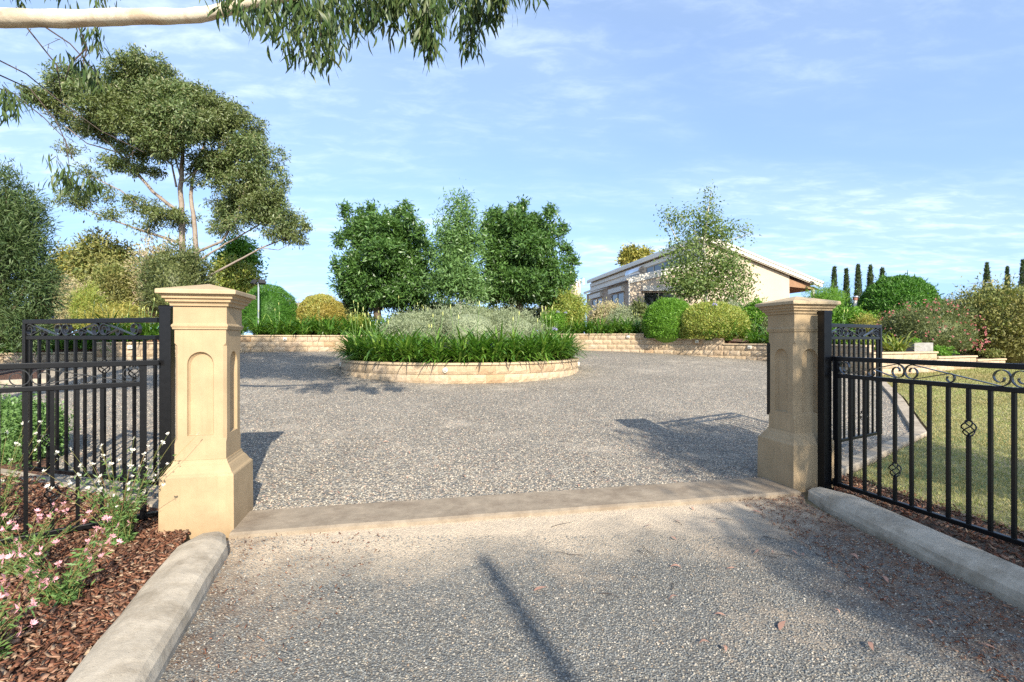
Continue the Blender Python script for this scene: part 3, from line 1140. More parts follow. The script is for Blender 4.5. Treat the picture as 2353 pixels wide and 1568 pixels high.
def wall_run(parent, path, top, rnd, courses_min=1):
    b = parent.location
    path = [Vector(p) for p in path]
    tot = sum((q - p).length for p, q in zip(path, path[1:]))
    n = max(1, round(tot / BW))
    st = tot / n
    for p, a in resample(path, st, st / 2)[:n]:
        link('capstone', CAPM, parent, loc=(p.x - b.x, p.y - b.y, top - 0.055 - b.z), rot=(0, 0, a), scale=(st / BW, 1, 1))
    k = 0
    while True:
        zc = top - 0.0575 - BH * (k + 0.5)
        half = (k % 2) * 0.5
        any_ = False
        m = n + (1 if half else 0)
        for i in range(m):
            d0, d1 = (i - half) * st, (i + 1 - half) * st
            d0, d1 = max(d0, 0), min(d1, tot)
            if d1 - d0 < 0.05: continue
            p, a = resample(path, 1e9, (d0 + d1) / 2)[0]
            if zc + BH / 2 < G(p.x, p.y) - 0.0: continue
            any_ = True
            link('block', rnd.choice(BLK), parent, loc=(p.x - b.x, p.y - b.y, zc - b.z), rot=(0, 0, a), scale=((d1 - d0) / BW, 1, 1))
        k += 1
        if not any_ or k > 6: break


rnd = random.Random(5)
LW = smooth_path([(-14.6, 13.4), (-13.4, 14.55), (-11.6, 16.1), (-10.5, 18.0), (-9.6, 19.2), (-6.7, 19.7), (-3.5, 21.0), (-2.2, 21.5)], 2)


def sub_path(path, f0, f1):
    tot = sum((q - p).length for p, q in zip(path, path[1:]))
    out = [resample(path, 1e9, f0 * tot)[0][0]]
    acc = 0
    for p, q in zip(path, path[1:]):
        acc += (q - p).length
        if f0 * tot < acc < f1 * tot:
            out.append(q)
    out.append(resample(path, 1e9, min(f1 * tot, tot - 1e-4))[0][0])
    return out


def frac_near(path, pt):
    tot = sum((q - p).length for p, q in zip(path, path[1:]))
    best = min(range(201), key=lambda k: (resample(path, 1e9, min(k / 200 * tot, tot - 1e-4))[0][0] - Vector(pt)).length)
    return best / 200


wl = empty('retaining_wall', (-9.6, 19.2, 1.0))
tag(wl, 'curved split face block wall under the strap leaved border on the tall gum side', 'wall', 'block retaining walls')
fa, fb = frac_near(LW, (-12.6, 15.2)), frac_near(LW, (-11.2, 16.9))
wall_run(wl, sub_path(LW, 0, fa), 1.07, rnd)
wall_run(wl, sub_path(LW, fa, fb), 1.36, rnd)
wall_run(wl, sub_path(LW, fb, 1), 1.605, rnd)

RW = smooth_path([(1.4, 22.2), (3.15, 21.8), (4.6, 21.4), (6.4, 20.4), (8.0, 19.1), (9.1, 18.0), (9.65, 16.5), (9.9, 15.0), (9.93, 13.98)], 2)
wr = empty('retaining_wall', (6.4, 20.4, 1.0))
tag(wr, 'stepped split face block wall below the clipped hedge and house', 'wall', 'block retaining walls')
fa, fb = frac_near(RW, (5.55, 20.95)), frac_near(RW, (8.0, 19.0))
wall_run(wr, sub_path(RW, 0, fa), 1.685, rnd)
wall_run(wr, sub_path(RW, fa, fb), 1.485, rnd)
wall_run(wr, sub_path(RW, fb, 1), 1.285, rnd)

ws = empty('retaining_wall', (12.1, 14.9, 0.8))
tag(ws, 'sandstone coloured wall stepping down along the lawn beyond the wing fence', 'wall', 'block retaining walls')
SW = [(9.9, 14.0), (11.0, 14.35), (12.2, 14.85), (13.9, 15.7), (15.6, 16.6), (17.0, 17.4)]
wall_run(ws, [(9.9, 14.0), (11.0, 14.35), (12.55, 15.02)], 1.085, rnd)
wall_run(ws, [(12.55, 15.02), (13.9, 15.7), (14.75, 16.15)], 0.93, rnd)
wall_run(ws, [(14.75, 16.15), (16.6, 17.1)], 0.80, rnd)

# raised soil behind the walls
BED_L = [tuple(p) for p in LW] + [(-2.2, 60), (-70, 60), (-70, 14.5)]
sheet('raised_bed', [(x - 0.0, y + 0.10) for x, y in BED_L], 0.0, M['mulch'], zf=lambda x, y: 1.0 if (y < 15.6 and x < -12) else (1.27 if y < 17.0 and x < -11.3 else (1.54 if y < 30 else 1.75)))
BED_R = [tuple(p) for p in RW] + [(10.2, 14.0), (11.0, 14.45), (12.5, 15.1), (14.7, 16.25), (16.6, 17.2), (60, 36), (60, 70), (1.4, 70)]


def bed_r_z(x, y):
    if y > 30: return 1.75
    d = x - 5.5
    return 1.62 if x < 5.5 else (1.42 if x < 8.0 else (1.22 if x < 10.02 else (1.02 if x < 12.5 else (0.86 if x < 14.7 else 0.74))))


sheet('raised_bed', [(x, y + 0.10) for x, y in BED_R], 0.0, M['mulch'], zf=bed_r_z)

# ---- the round island
IC, IR, ITOP = Vector((-1.46, 14.85)), 3.38, 0.905
isl = empty('island_wall', (IC.x, IC.y, 0.5))
tag(isl, 'round two course block planter wall in the middle of the gravel', 'wall')
n = round(2 * math.pi * IR / IW)
for k in range(3):
    for i in range(n):
        a = 2 * math.pi * (i + (0.5 if k % 2 else 0.0)) / n
        x, y = IC.x + (IR - 0.11) * math.cos(a), IC.y + (IR - 0.11) * math.sin(a)
        zc = ITOP - 0.0575 - IH * (k + 0.5)
        if zc + IH / 2 < G(x, y) - 0.01: continue
        link('block', rnd.choice(IBLK), isl, loc=(x - IC.x, y - IC.y, zc - 0.5), rot=(0, 0, a + math.pi / 2), scale=(1.0, 1, 1))
n = round(2 * math.pi * IR / 0.305)
for i in range(n):
    a = 2 * math.pi * i / n
    link('capstone', ICAP, isl, loc=((IR - 0.115) * math.cos(a), (IR - 0.115) * math.sin(a), ITOP - 0.055 - 0.5), rot=(0, 0, a + math.pi / 2), scale=(1.02, 1, 1))
mb = MB()
mb.add([(IC.x + (IR - 0.15) * math.cos(a), IC.y + (IR - 0.15) * math.sin(a), 0.87) for a in (2 * math.pi * k / 48 for k in range(48))], [tuple(range(48))])
mb.build('island_soil', M['mulch'])['kind'] = 'structure'


# wall lights
def light_mesh(round_=True):
    mb = MB()
    if round_:
        mb.rings([[(r * math.cos(a), y, r * math.sin(a)) for a in (2 * math.pi * k / 16 for k in range(16))] for r, y in ((0.062, 0.02), (0.062, -0.012), (0.052, -0.026), (0.03, -0.030))])
    else:
        mb.box((0, 0, 0), (0.12, 0.05, 0.11))
    return mb


def lens_mesh(round_=True):
    mb = MB()
    if round_:
        mb.rings([[(r * math.cos(a), y, -0.006 + 0.62 * r * math.sin(a)) for a in (math.pi + math.pi * k / 8 for k in range(9))] for r, y in ((0.045, -0.026), (0.04, -0.034))])
    else:
        mb.box((0, -0.028, -0.02), (0.08, 0.012, 0.022))
    return mb


LMESH = {k: (light_mesh(k).mesh('light_body', M['white']), lens_mesh(k).mesh('lens_slot', M['dark'])) for k in (True, False)}


def wall_light(p, a, label, round_=True, group='lights set into the walls'):
    t = empty('wall_light', p, a)
    tag(t, label, 'light', group)
    link('light_body', LMESH[round_][0], t)
    link('lens_slot', LMESH[round_][1], t)


for a, lb in ((R(-91), 'round white step light in the sunny front of the island wall'), (R(-12), 'round white step light on the sunny end of the island wall'), (R(-165), 'round white step light on the shaded end of the island wall')):
    wall_light((IC.x + (IR + 0.02) * math.cos(a), IC.y + (IR + 0.02) * math.sin(a), ITOP - 0.16), a + math.pi / 2, lb)


def light_on(path, pt, z, label):
    tot = sum((q - p).length for p, q in zip(path, path[1:]))
    f = frac_near(path, pt)
    p, a = resample(path, 1e9, min(f * tot, tot - 1e-3))[0]
    o = Vector((math.sin(a), -math.cos(a))) * 0.135
    wall_light((p.x + o.x, p.y + o.y, z), a, label, False)


light_on(LW, (-8.7, 19.35), 1.46, 'square white step light in the wall beneath the clipped green dome')
light_on(LW, (-12.0, 15.8), 1.2, 'square white step light in the wall seen through the open gate')
light_on(RW, (4.9, 21.2), 1.55, 'square white step light in the highest step of the house side wall')
light_on(RW, (7.3, 19.7), 1.36, 'square white step light in the wall under the yellow green ball bush')
light_on(RW, (8.75, 18.4), 1.16, 'square white step light in the wall just beside the shaded pillar')


# ------------------------------------------------------------------ plants
def rs(seed):
    return np.random.default_rng(seed)


def unit(n, g):
    return nrm(g.normal(size=(n, 3)))


def crown(blobs, n, L, W, seed, clump=0.35, per=14, droop=0.0, out=0.6, shell=0.45, flat=1.0, lj=0.35):
    """leaf clumps spread through the volume of each blob; blobs: (centre, (rx, ry, rz))"""
    g = rs(seed)
    wts = np.array([(b[1][0] * b[1][1] * b[1][2]) ** 0.72 * (b[2] if len(b) > 2 else 1) for b in blobs])
    cnt = np.maximum(1, (n / per * wts / wts.sum()).astype(int))
    P, D = [], []
    for b, c in zip(blobs, cnt):
        ctr = np.array(b[0]); rad = np.array(b[1])
        u = unit(c, g)
        rr = g.uniform(shell, 1.0, (c, 1)) ** 0.6
        rr *= 1 + 0.12 * np.sin(u[:, :1] * 7 + ctr[0]) * np.sin(u[:, 2:] * 6 + ctr[2])
        cc = ctr + u * rad * rr
        k = per
        o = g.normal(size=(c, k, 3)) * np.array([clump, clump, clump * flat])
        P.append((cc[:, None, :] + o).reshape(-1, 3))
        d = out * u[:, None, :] + 0.75 * g.normal(size=(c, k, 3)) + np.array([0, 0, -droop])
        D.append(nrm(d.reshape(-1, 3)))
    P = np.concatenate(P); D = np.concatenate(D)
    m = len(P)
    N = nrm(unit(m, g) * 0.8 + np.array([0.1, -0.35, 0.7]))
    Ls = L * g.uniform(1 - lj, 1 + lj, m)
    return diamonds(P, D, N, Ls, Ls * (W / L))


def dome(c, r, n, L, W, seed, lump=0.05, up=0.5, rnd_=0.6, depth=0.14, zmin=-0.55, core=True, freq=5.0):
    """clipped bush: leaves set on and just under the surface of a lumpy dome"""
    g = rs(seed)
    u = unit(int(n * 1.6), g)
    u = u[u[:, 2] > zmin][:n]
    ph = g.uniform(0, 6.28, 6)
    bump = sum(np.sin(u[:, i % 3] * freq * (1 + 0.35 * i) + ph[i]) * np.cos(u[:, (i + 1) % 3] * freq * (1.2 - 0.1 * i) + ph[5 - i]) for i in range(6)) / 3
    rr = 1 + lump * bump - depth * g.uniform(0, 1, len(u)) ** 2
    P = np.array(c) + u * np.array(r) * rr[:, None]
    D = nrm(u * 0.8 + np.array([0, 0, up]) + rnd_ * g.normal(size=u.shape))
    N = nrm(u + 0.6 * g.normal(size=u.shape))
    Ls = L * g.uniform(0.6, 1.35, len(u))
    parts = [diamonds(P - D * Ls[:, None] * 0.5, D, N, Ls, Ls * (W / L))]
    if core:
        nu, nv = 20, 10
        ang = np.arange(nu) / nu * 2 * np.pi
        th = np.linspace(-1.2, 1.55, nv)
        V = np.stack([np.cos(th)[:, None] * np.cos(ang), np.cos(th)[:, None] * np.sin(ang), np.repeat(np.sin(th)[:, None], nu, 1)], -1)
        V = np.array(c) + V * np.array(r) * (0.86 - depth * 0.4)
        idx = np.arange(nu * nv).reshape(nv, nu)
        F = np.stack([idx[:-1], np.roll(idx[:-1], -1, 1), np.roll(idx[1:], -1, 1), idx[1:]], -1)
        parts.append((V.reshape(-1, 3), F.reshape(-1, 4)))
    return join_np(parts)


def lobes(blobs, k, sc, seed, core=0.75):
    """break each blob of a crown into a core and a ring of smaller uneven lobes"""
    g = rs(seed)
    out = []
    for b in blobs:
        c, r = np.array(b[0]), np.array(b[1])
        w = b[2] if len(b) > 2 else 1
        out.append((c, r * core, w * 0.6))
        for _ in range(k):
            u = unit(1, g)[0]
            u[2] = u[2] * 0.8 + 0.15
            q = sc * g.uniform(0.7, 1.35)
            out.append((c + u * r * g.uniform(0.55, 0.85), r * q, w * g.uniform(0.6, 1.6)))
    return out


def bush(x0, x1, yt, yb, Y, mat, n, L, W, seed, name, label, cat='bush', group=None, ry=None, lump=0.06, flowers=None, **kw):
    """a dome filling bearings x0..x1, from the crown line yt to the foot yb, at distance Y"""
    a, b = at(x0, yb, Y), at(x1, yt, Y)
    rx = (b.x - a.x) / 2
    h = b.z - a.z
    c = np.array([(a.x + b.x) / 2, Y, a.z + h * 0.42])
    r = np.array([rx, ry or rx * 0.9, h * 0.58])
    org = Vector((c[0], c[1], a.z))
    if name in ('shrub', 'hedge', 'flowering_shrub', 'silver_shrub'):
        # loose shrubs: a leafy core broken by uneven lobes and a few stray shoots
        c0 = c - np.array(org)
        V1, F1 = dome(c0, r * 0.86, int(n * 0.55), L, W, seed, lump=lump, **kw)
        V2, F2 = crown(lobes([(c0, r * 0.95, 1)], 15 if name in ('shrub', 'silver_shrub') else 9, 0.36, seed + 1, 0.7), int(n * 0.75), L, W, seed + 2, clump=float(min(r)) * 0.11, per=16, out=0.8, shell=0.5, droop=-0.25)
        k = V2.reshape(-1, 4, 3)[:, :, 2].min(1) > -0.05
        V2 = V2.reshape(-1, 4, 3)[k].reshape(-1, 3)
        F2 = np.arange(len(V2)).reshape(-1, 4)
        g0 = rs(seed + 5)
        us = unit(26, g0)
        us[:, 2] = np.abs(us[:, 2]) * 0.9 + 0.15
        us = nrm(us)
        ts = np.linspace(0.9, 1.2, 9)[None, :, None] * g0.uniform(0.92, 1.04, (26, 1, 1))
        Ps = (c0 + us[:, None, :] * r * ts + 0.02 * g0.normal(size=(26, 9, 3))).reshape(-1, 3)
        Ds = nrm(np.repeat(us, 9, 0) + 0.6 * g0.normal(size=(234, 3)))
        V3, F3 = diamonds(Ps, Ds, unit(234, g0), np.full(234, L), np.full(234, W))
        V, F = join_np([(V1, F1), (V2, F2), (V3, F3)])
    else:
        V1, F1 = dome(c - np.array(org), r, int(n * 1.2), L, W, seed, lump=lump, **{'freq': 7.0, **kw})
        g0 = rs(seed + 5)                                    # new growth standing proud of the clip
        us = unit(70, g0)
        us[:, 2] = np.abs(us[:, 2]) * 0.9 + 0.1
        us = nrm(us)
        ts = np.linspace(0.95, 1.07, 6)[None, :, None] * g0.uniform(0.96, 1.03, (70, 1, 1))
        Ps = (c - np.array(org) + us[:, None, :] * r * ts + 0.012 * g0.normal(size=(70, 6, 3))).reshape(-1, 3)
        Ds = nrm(np.repeat(us, 6, 0) + np.array([0, 0, .3]) + 0.5 * g0.normal(size=(420, 3)))
        V, F = join_np([(V1, F1), diamonds(Ps, Ds, unit(420, g0), np.full(420, L), np.full(420, W))])
    o = link(name, quads_mesh(name, V, F, M[mat]), loc=org)
    tag(o, label, cat, group)
    if flowers:
        g = rs(seed + 77)
        m, fm, size = flowers
        u = unit(m * 3, g)
        u = u[(u[:, 1] < 0.35) & (u[:, 2] > -0.45)][:m]
        P = (c - np.array(org)) + u * r * g.uniform(0.98, 1.13, (len(u), 1))
        k = 7
        D = nrm(np.repeat(u, k, 0) + 0.9 * g.normal(size=(len(u) * k, 3)))
        Vf, Ff = diamonds(np.repeat(P, k, 0), D, unit(len(D), g), np.full(len(D), size), np.full(len(D), size * 0.5))
        f = link('blossom', quads_mesh('blossom', Vf, Ff, M[fm]), o)
        f['kind'] = 'stuff'
    return o


def limb_pts(pts, rnd, jit=0.0, n=4):
    P = [Vector(p) for p in pts]
    out = []
    for a, b in zip(P, P[1:]):
        for k in range(n):
            q = a.lerp(b, k / n)
            out.append(q + Vector((rnd.uniform(-jit, jit), rnd.uniform(-jit, jit), rnd.uniform(-jit, jit))))
    out.append(P[-1])
    return out


def limb(mb, pts, r0, r1, rnd, jit=0.03, n=4, sides=7):
    L = limb_pts(pts, rnd, jit, n)
    mb.tube(L, [r0 + (r1 - r0) * i / (len(L) - 1) for i in range(len(L))], sides)


# ---- strap-leaved plants
def strap_clump(seed, nb, ln, width, spread=1.0):
    g = rs(seed)
    m = 7
    az = g.uniform(0, 2 * np.pi, nb)
    el0 = R(82) - g.uniform(0, 1, nb) ** 0.9 * R(50) * spread
    bend = g.uniform(R(45), R(110), nb) * spread
    Ls = ln * g.uniform(0.7, 1.15, nb)
    base = np.stack([g.normal(0, 0.06, nb), g.normal(0, 0.06, nb), np.zeros(nb)], 1)
    C = np.zeros((nb, m, 3)); S = np.zeros((nb, m, 3))
    p = base.copy()
    for k in range(m):
        t = k / (m - 1)
        el = el0 - bend * t ** 1.35
        d = np.stack([np.cos(el) * np.cos(az), np.cos(el) * np.sin(az), np.sin(el)], 1)
        C[:, k] = p
        S[:, k] = np.stack([-np.sin(az), np.cos(az), np.zeros(nb)], 1) + 0.25 * g.normal(size=(nb, 1)) * d[:, :]
        p = p + d * (Ls / (m - 1))[:, None]
    w = width / 2 * np.array([0.7, 1, 1.05, 1.05, 0.95, 0.7, 0.1])[None, :] * g.uniform(0.8, 1.2, (nb, 1))
    return ribbons(C, nrm(S), w)


STRAP = [quads_mesh('strap_leaves', *strap_clump(10 + s, 96, 1.02, 0.050), M['agave']) for s in range(5)]
STRAP_S = [quads_mesh('strap_leaves', *strap_clump(30 + s, 64, 1.02, 0.044), M['agave']) for s in range(4)]
STRAP_Y = [quads_mesh('strap_leaves', *strap_clump(50 + s, 40, 0.62, 0.034), M['agave_y']) for s in range(2)]


def stalk_mesh(h, lean):
    mb = MB()
    mb.tube([(0, 0, 0), (lean * 0.3, 0, h * 0.5), (lean, 0, h)], [0.008, 0.007, 0.006], 5)
    return mb.mesh('flower_stalk', M['stalk'])


STALKS = [(stalk_mesh(h, l), h, l) for h, l in ((1.05, 0.1), (1.2, 0.22), (0.95, 0.3), (1.3, 0.15))]
mb = MB()
mb.rings([[(r * math.cos(a), r * math.sin(a), z) for a in (2 * math.pi * k / 7 for k in range(7))] for r, z in ((0.006, -0.01), (0.013, 0.02), (0.016, 0.045), (0.011, 0.075), (0.003, 0.10))], smooth=True)
BUD = mb.mesh('flower_bud', M['bud'])
g = rs(9)
u = unit(46, g)
u[:, 2] = np.abs(u[:, 2]) * 0.9 - 0.2
V, F = diamonds(u * 0.03, nrm(u), unit(46, g), np.full(46, 0.07), np.full(46, 0.022))
HEAD = quads_mesh('flower_head', V, F, M['agaflower'])


def strap_plant(x, y, z, meshes, rnd, sc, label, group, stalks=0, head_p=0.15):
    o = link('agapanthus', rnd.choice(meshes), loc=(x, y, z), rot=(0, 0, rnd.uniform(0, 6.28)), scale=(sc, sc, sc * rnd.uniform(0.92, 1.1)))
    tag(o, label, 'plant', group)
    for _ in range(stalks):
        me, h, l = rnd.choice(STALKS)
        s = link('flower_stalk', me, o, loc=(rnd.uniform(-.1, .1), rnd.uniform(-.1, .1), 0), rot=(0, 0, rnd.uniform(0, 6.28)))
        link('flower_head' if rnd.random() < head_p else 'flower_bud', HEAD if rnd.random() < head_p else BUD, s, loc=(l, 0, h))
    return o


ORD = 'first second third fourth fifth sixth seventh eighth ninth tenth eleventh twelfth thirteenth fourteenth fifteenth sixteenth seventeenth eighteenth nineteenth twentieth'.split()


def nth(k):
    return ORD[k] if k < 20 else ('twenty-' + ORD[k - 20] if k < 29 else ('thirtieth' if k == 29 else 'thirty-' + ORD[k - 30]))




def isl_label(rad, i, cnt):
    row = 'outer' if rad > 2.7 else 'inner'
    k = round(cnt * 0.75)
    j = (i - k + cnt // 2) % cnt - cnt // 2
    if j == 0: return 'clump in the %s island ring, directly above the sunny step light' % row
    return 'clump in the %s island ring, %s from the sunny step light towards the %s' % (row, nth(abs(j) - 1), 'house' if j > 0 else 'gum tree')


rnd = random.Random(21)
for rad, cnt, sc in ((2.98, 42, 0.97), (2.55, 33, 1.08)):
    for i in range(cnt):
        a = 2 * math.pi * (i + rnd.uniform(-.25, .25)) / cnt
        if math.sin(a) > 0.75 and rad < 2.5: continue
        r = rad + rnd.uniform(-.08, .08)
        strap_plant(IC.x + r * math.cos(a), IC.y + r * math.sin(a), 0.84, STRAP, rnd, sc * rnd.uniform(0.86, 1.06), isl_label(rad, i, cnt), 'strap leaved clumps in the island', rnd.choice((0, 0, 0, 1, 1)) if rad > 2.7 else rnd.choice((0, 1, 2)))
# border above the left wall
tot = sum((q - p).length for p, q in zip(LW, LW[1:]))
d = 0.2
idx = 0
while d < tot - 0.3:
    p, a = resample(LW, 1e9, d)[0]
    f = d / tot
    z = 0.99 if (p.y < 15.3 and p.x < -12.5) else (1.27 if p.y < 16.9 else 1.53)
    for row in (0.38, 0.85, 1.4):
        strap_plant(p.x - math.sin(a) * row + rnd.uniform(-.12, .12), p.y + math.cos(a) * row + rnd.uniform(-.1, .1), z, STRAP_S, rnd, rnd.uniform(0.85, 1.15),
                    'clump in the %s row on the curved wall, %s from the tea tree' % ({0.38: 'wall edge', 0.85: 'middle', 1.4: 'rearmost'}[row], nth(idx)), 'strap leaved clumps along the curved wall', rnd.choice((0, 0, 0, 1, 2)), 0.08)
    idx += 1
    d += rnd.uniform(0.44, 0.58)
tot = sum((q - p).length for p, q in zip(RW, RW[1:]))
d = 0.3
idx = 0
while d < tot - 0.2:
    p, a = resample(RW, 1e9, d)[0]
    z = 1.61 if p.x < 5.5 else (1.41 if p.x < 8.0 else 1.21)
    u_ = p.x / p.y * FPX + CX
    if (u_ < 1478 or u_ > 1690) and p.y > 15.6:
        for row in (0.4, 0.95):
            strap_plant(p.x - math.sin(a) * row + rnd.uniform(-.12, .12), p.y + math.cos(a) * row + rnd.uniform(-.1, .1), z, STRAP_S, rnd, rnd.uniform(0.8, 1.05),
                        'clump in the %s row on the stepped wall, %s from the ash tree' % ('wall edge' if row < .5 else 'rear', nth(idx)), 'strap leaved clumps on the stepped wall', rnd.choice((0, 0, 1, 2)), 0.12)
        idx += 1
    d += rnd.uniform(0.45, 0.6)
for x, yb, Y, sc, wd in ((1630, 775, 19.3, 1.1, 'widest'), (1676, 776, 19.0, 1.05, 'nearest the pillar of the'), (1655, 770, 19.6, 1.05, 'middle and rearmost of the')):
    p = at(x, yb, Y)
    strap_plant(p.x, p.y, 1.41, STRAP_S, rnd, sc, 'arching strap leaved clump, ' + wd + ' three before the yellow green ball bush', 'strap leaved clumps by the ball bush', 1)
for i in range(9):
    x, y = 10.3 + i * 0.2, 14.9 + rnd.uniform(0.1, 1.1)
    strap_plant(x, y, 1.05, STRAP_Y, rnd, rnd.uniform(1.1, 1.4), 'yellowing strap leaved clump on the lawn wall, ' + nth(i) + ' from the gate post', 'yellowing strap leaved clumps', 0)

# ---- silver shrubs in the island
for x0, x1, yt, Y, sd, lb in ((866, 1050, 710, 14.2, 1, 'rounded silver grey shrub at the shadier side of the island planter'), (955, 1195, 695, 14.7, 2, 'tallest silver grey shrub in the centre of the island planter'),
                              (1080, 1266, 703, 14.9, 3, 'rounded silver grey shrub at the house side of the island planter'), (900, 1000, 716, 16.0, 4, 'silver grey shrub behind the shadier one in the island')):
    bush(x0, x1, yt, 818, Y, 'greyleaf', 15000, 0.07, 0.017, 300 + sd, 'silver_shrub', lb, 'shrub', 'silver shrubs in the island', lump=0.17, up=0.8, rnd_=0.7, depth=0.3, freq=9)


# ---- trees
def tree(name, base, label, cat, group, crown_blobs, n, L, W, leaf, bark, limbs, seed, droop=0.0, clump=0.3, per=14, flat=1.0, shell=0.45, out=0.6):
    t = empty(name, base)
    tag(t, label, cat, group)
    b = Vector(base)
    mb = MB()
    rr = random.Random(seed)
    for pts, r0, r1 in limbs:
        limb(mb, [Vector(p) - b for p in pts], r0, r1, rr, r0 * 0.18)
    mb.build('trunk', M[bark], t)
    bl = [(np.array(x[0]) - np.array(b), *x[1:]) for x in crown_blobs]
    V, F = crown(bl, n, L, W, seed, clump, per, droop, out, shell, flat)
    link('crown', quads_mesh('crown', V, F, M[leaf]), t)
    return t


def B(x, y, Y, rx, ry, dy=0.0, w=1.0, ty=None):
    """crown blob from bearings: centre x, y and half sizes rx, ry at distance Y"""
    s = Y / FPX
    return (tuple(at(x, y, Y) + Vector((0, dy, 0))), (rx * s, (ty or rx * 0.9) * s, ry * s), w)


# big gum beyond the left border
Y = 28.0
gb = []
gr = random.Random(3)
for x, y, rx, ry, dy, w in ((360, 205, 95, 55, 0, 1), (440, 250, 100, 65, 1, 1), (300, 265, 95, 50, -1, 1), (185, 205, 70, 42, 0, 1), (115, 225, 48, 36, 0, 1), (150, 270, 55, 26, .5, .8), (525, 300, 75, 62, 0, 1), (575, 370, 62, 62, 0, 1),
                            (612, 440, 46, 62, 0, 1), (640, 505, 48, 40, 0, .8), (655, 540, 40, 26, 0, .7), (480, 325, 70, 45, -2, 1), (390, 312, 85, 42, -2, 1), (230, 300, 60, 32, 0, .8), (545, 470, 55, 40, 1, .8), (590, 505, 50, 30, 0, .6), (525, 525, 42, 22, 0, .5),
                            (250, 372, 42, 20, 0, .5), (310, 388, 50, 20, 0, .6), (200, 400, 34, 20, 0, .4), (160, 345, 26, 14, 0, .25), (165, 462, 46, 24, 0, .6), (225, 445, 36, 20, 0, .5), (255, 492, 34, 18, 0, .5),
                            (335, 480, 40, 22, 0, .6), (395, 505, 60, 24, 0, .7), (330, 525, 34, 18, 0, .5), (300, 455, 20, 14, 0, .3), (450, 420, 24, 12, 0, .25), (365, 400, 20, 10, 0, .2), (500, 430, 25, 20, 2, .3), (350, 345, 70, 36, 0, .9), (455, 365, 62, 40, 1, .9), (510, 385, 50, 45, 0, .9), (400, 270, 110, 70, 0, 1.2), (550, 420, 55, 50, 0, .9), (600, 470, 55, 45, 0, .9), (500, 465, 42, 40, 1, .7), (480, 515, 32, 24, 1, .5), (420, 370, 50, 34, -2, .8), (290, 225, 60, 45, 0, .9), (700, 520, 8, 8, 0, .1), (685, 550, 16, 12, 0, .2)):
    gb.append(B(x, y, Y, rx, ry, dy, w))


def a_(x, y, dy=0.0, Yd=Y):
    p = at(x, y, Yd)
    return (p.x, p.y + dy, p.z)


limbs = [([a_(432, 735), a_(425, 640), (a_(420, 560)), a_(415, 470), a_(416, 400), a_(420, 330), a_(430, 260)], 0.218, 0.062),
         ([a_(436, 690), a_(452, 590), a_(448, 520), a_(438, 460), a_(428, 410, 0.5), a_(440, 340, .8), a_(460, 280, 1)], 0.156, 0.047),
         ([a_(412, 490), a_(350, 440), a_(300, 380), a_(250, 330), a_(190, 280), a_(130, 240)], 0.104, 0.026),
         ([a_(300, 380), a_(255, 300), a_(235, 270)], 0.047, 0.016), ([a_(270, 350), a_(200, 330), a_(150, 290)], 0.042, 0.016),
         ([a_(420, 560), a_(340, 535), a_(270, 510), a_(190, 480)], 0.088, 0.021), ([a_(350, 500), a_(280, 440), a_(220, 410), a_(170, 395)], 0.042, 0.016),
         ([a_(405, 430), a_(395, 380), a_(350, 340), a_(320, 300)], 0.057, 0.021), ([a_(418, 420), a_(480, 370), a_(530, 310)], 0.052, 0.016),
         ([a_(440, 585), a_(510, 555), a_(545, 500), a_(560, 440), a_(580, 380)], 0.078, 0.021), ([a_(455, 600), a_(520, 560), a_(590, 520), a_(640, 490)], 0.062, 0.016),
         ([a_(470, 640), a_(545, 600), a_(600, 570), a_(650, 550), a_(690, 530)], 0.068, 0.016), ([a_(600, 570), a_(640, 575), a_(680, 555)], 0.026, 0.010),
         ([a_(425, 400), a_(455, 400), a_(500, 360)], 0.036, 0.010), ([a_(416, 410), a_(395, 340), a_(370, 260)], 0.047, 0.016)]
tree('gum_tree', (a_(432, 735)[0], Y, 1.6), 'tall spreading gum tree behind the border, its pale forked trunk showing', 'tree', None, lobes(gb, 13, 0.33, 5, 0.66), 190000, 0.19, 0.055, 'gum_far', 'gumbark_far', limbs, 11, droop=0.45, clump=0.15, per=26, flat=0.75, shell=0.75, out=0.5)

# three ash trees behind the island
Y = 24.0
blobs = [B(885, 600, Y, 100, 85), B(830, 640, Y, 62, 60), B(950, 640, Y, 60, 62), B(880, 540, Y, 78, 48), B(830, 540, Y, 34, 45), B(935, 545, Y, 40, 45), B(880, 665, Y, 105, 48), B(840, 685, Y, 60, 30), B(930, 685, Y, 66, 30), B(970, 600, Y, 34, 70)]
for x, y in ((803, 497), (828, 500), (858, 492), (912, 498), (930, 484), (950, 512), (972, 545), (880, 495), (790, 560), (782, 620)):
    blobs.append(B(x, y, Y, 9, 22, gr.uniform(-1, 1), 1.3))
tree('ash_tree', (at(868, 735, Y).x, Y, 1.55), 'round dark green ash tree nearest the tall gum', 'tree', 'ash trees behind the island', lobes(blobs, 16, 0.27, 7, 0.7), 62000, 0.20, 0.062, 'ash', 'bark',
     [([a_(868, 735, 0, Y), a_(868, 660, 0, Y), a_(872, 560, 0, Y)], 0.2, 0.06), ([a_(868, 690, 0, Y), a_(830, 640, 0, Y)], 0.08, 0.03), ([a_(868, 680, 0, Y), a_(920, 620, 0, Y)], 0.08, 0.03)], 12, droop=0.05, clump=0.11, per=24, shell=0.8, out=1.0)
blobs = [B(1208, 590, Y, 95, 85), B(1160, 640, Y, 55, 55), B(1265, 630, Y, 58, 66), B(1190, 530, Y, 70, 50), B(1250, 545, Y, 48, 48), B(1210, 660, Y, 104, 42), B(1160, 680, Y, 60, 30), B(1265, 680, Y, 56, 28), B(1135, 580, Y, 34, 80)]
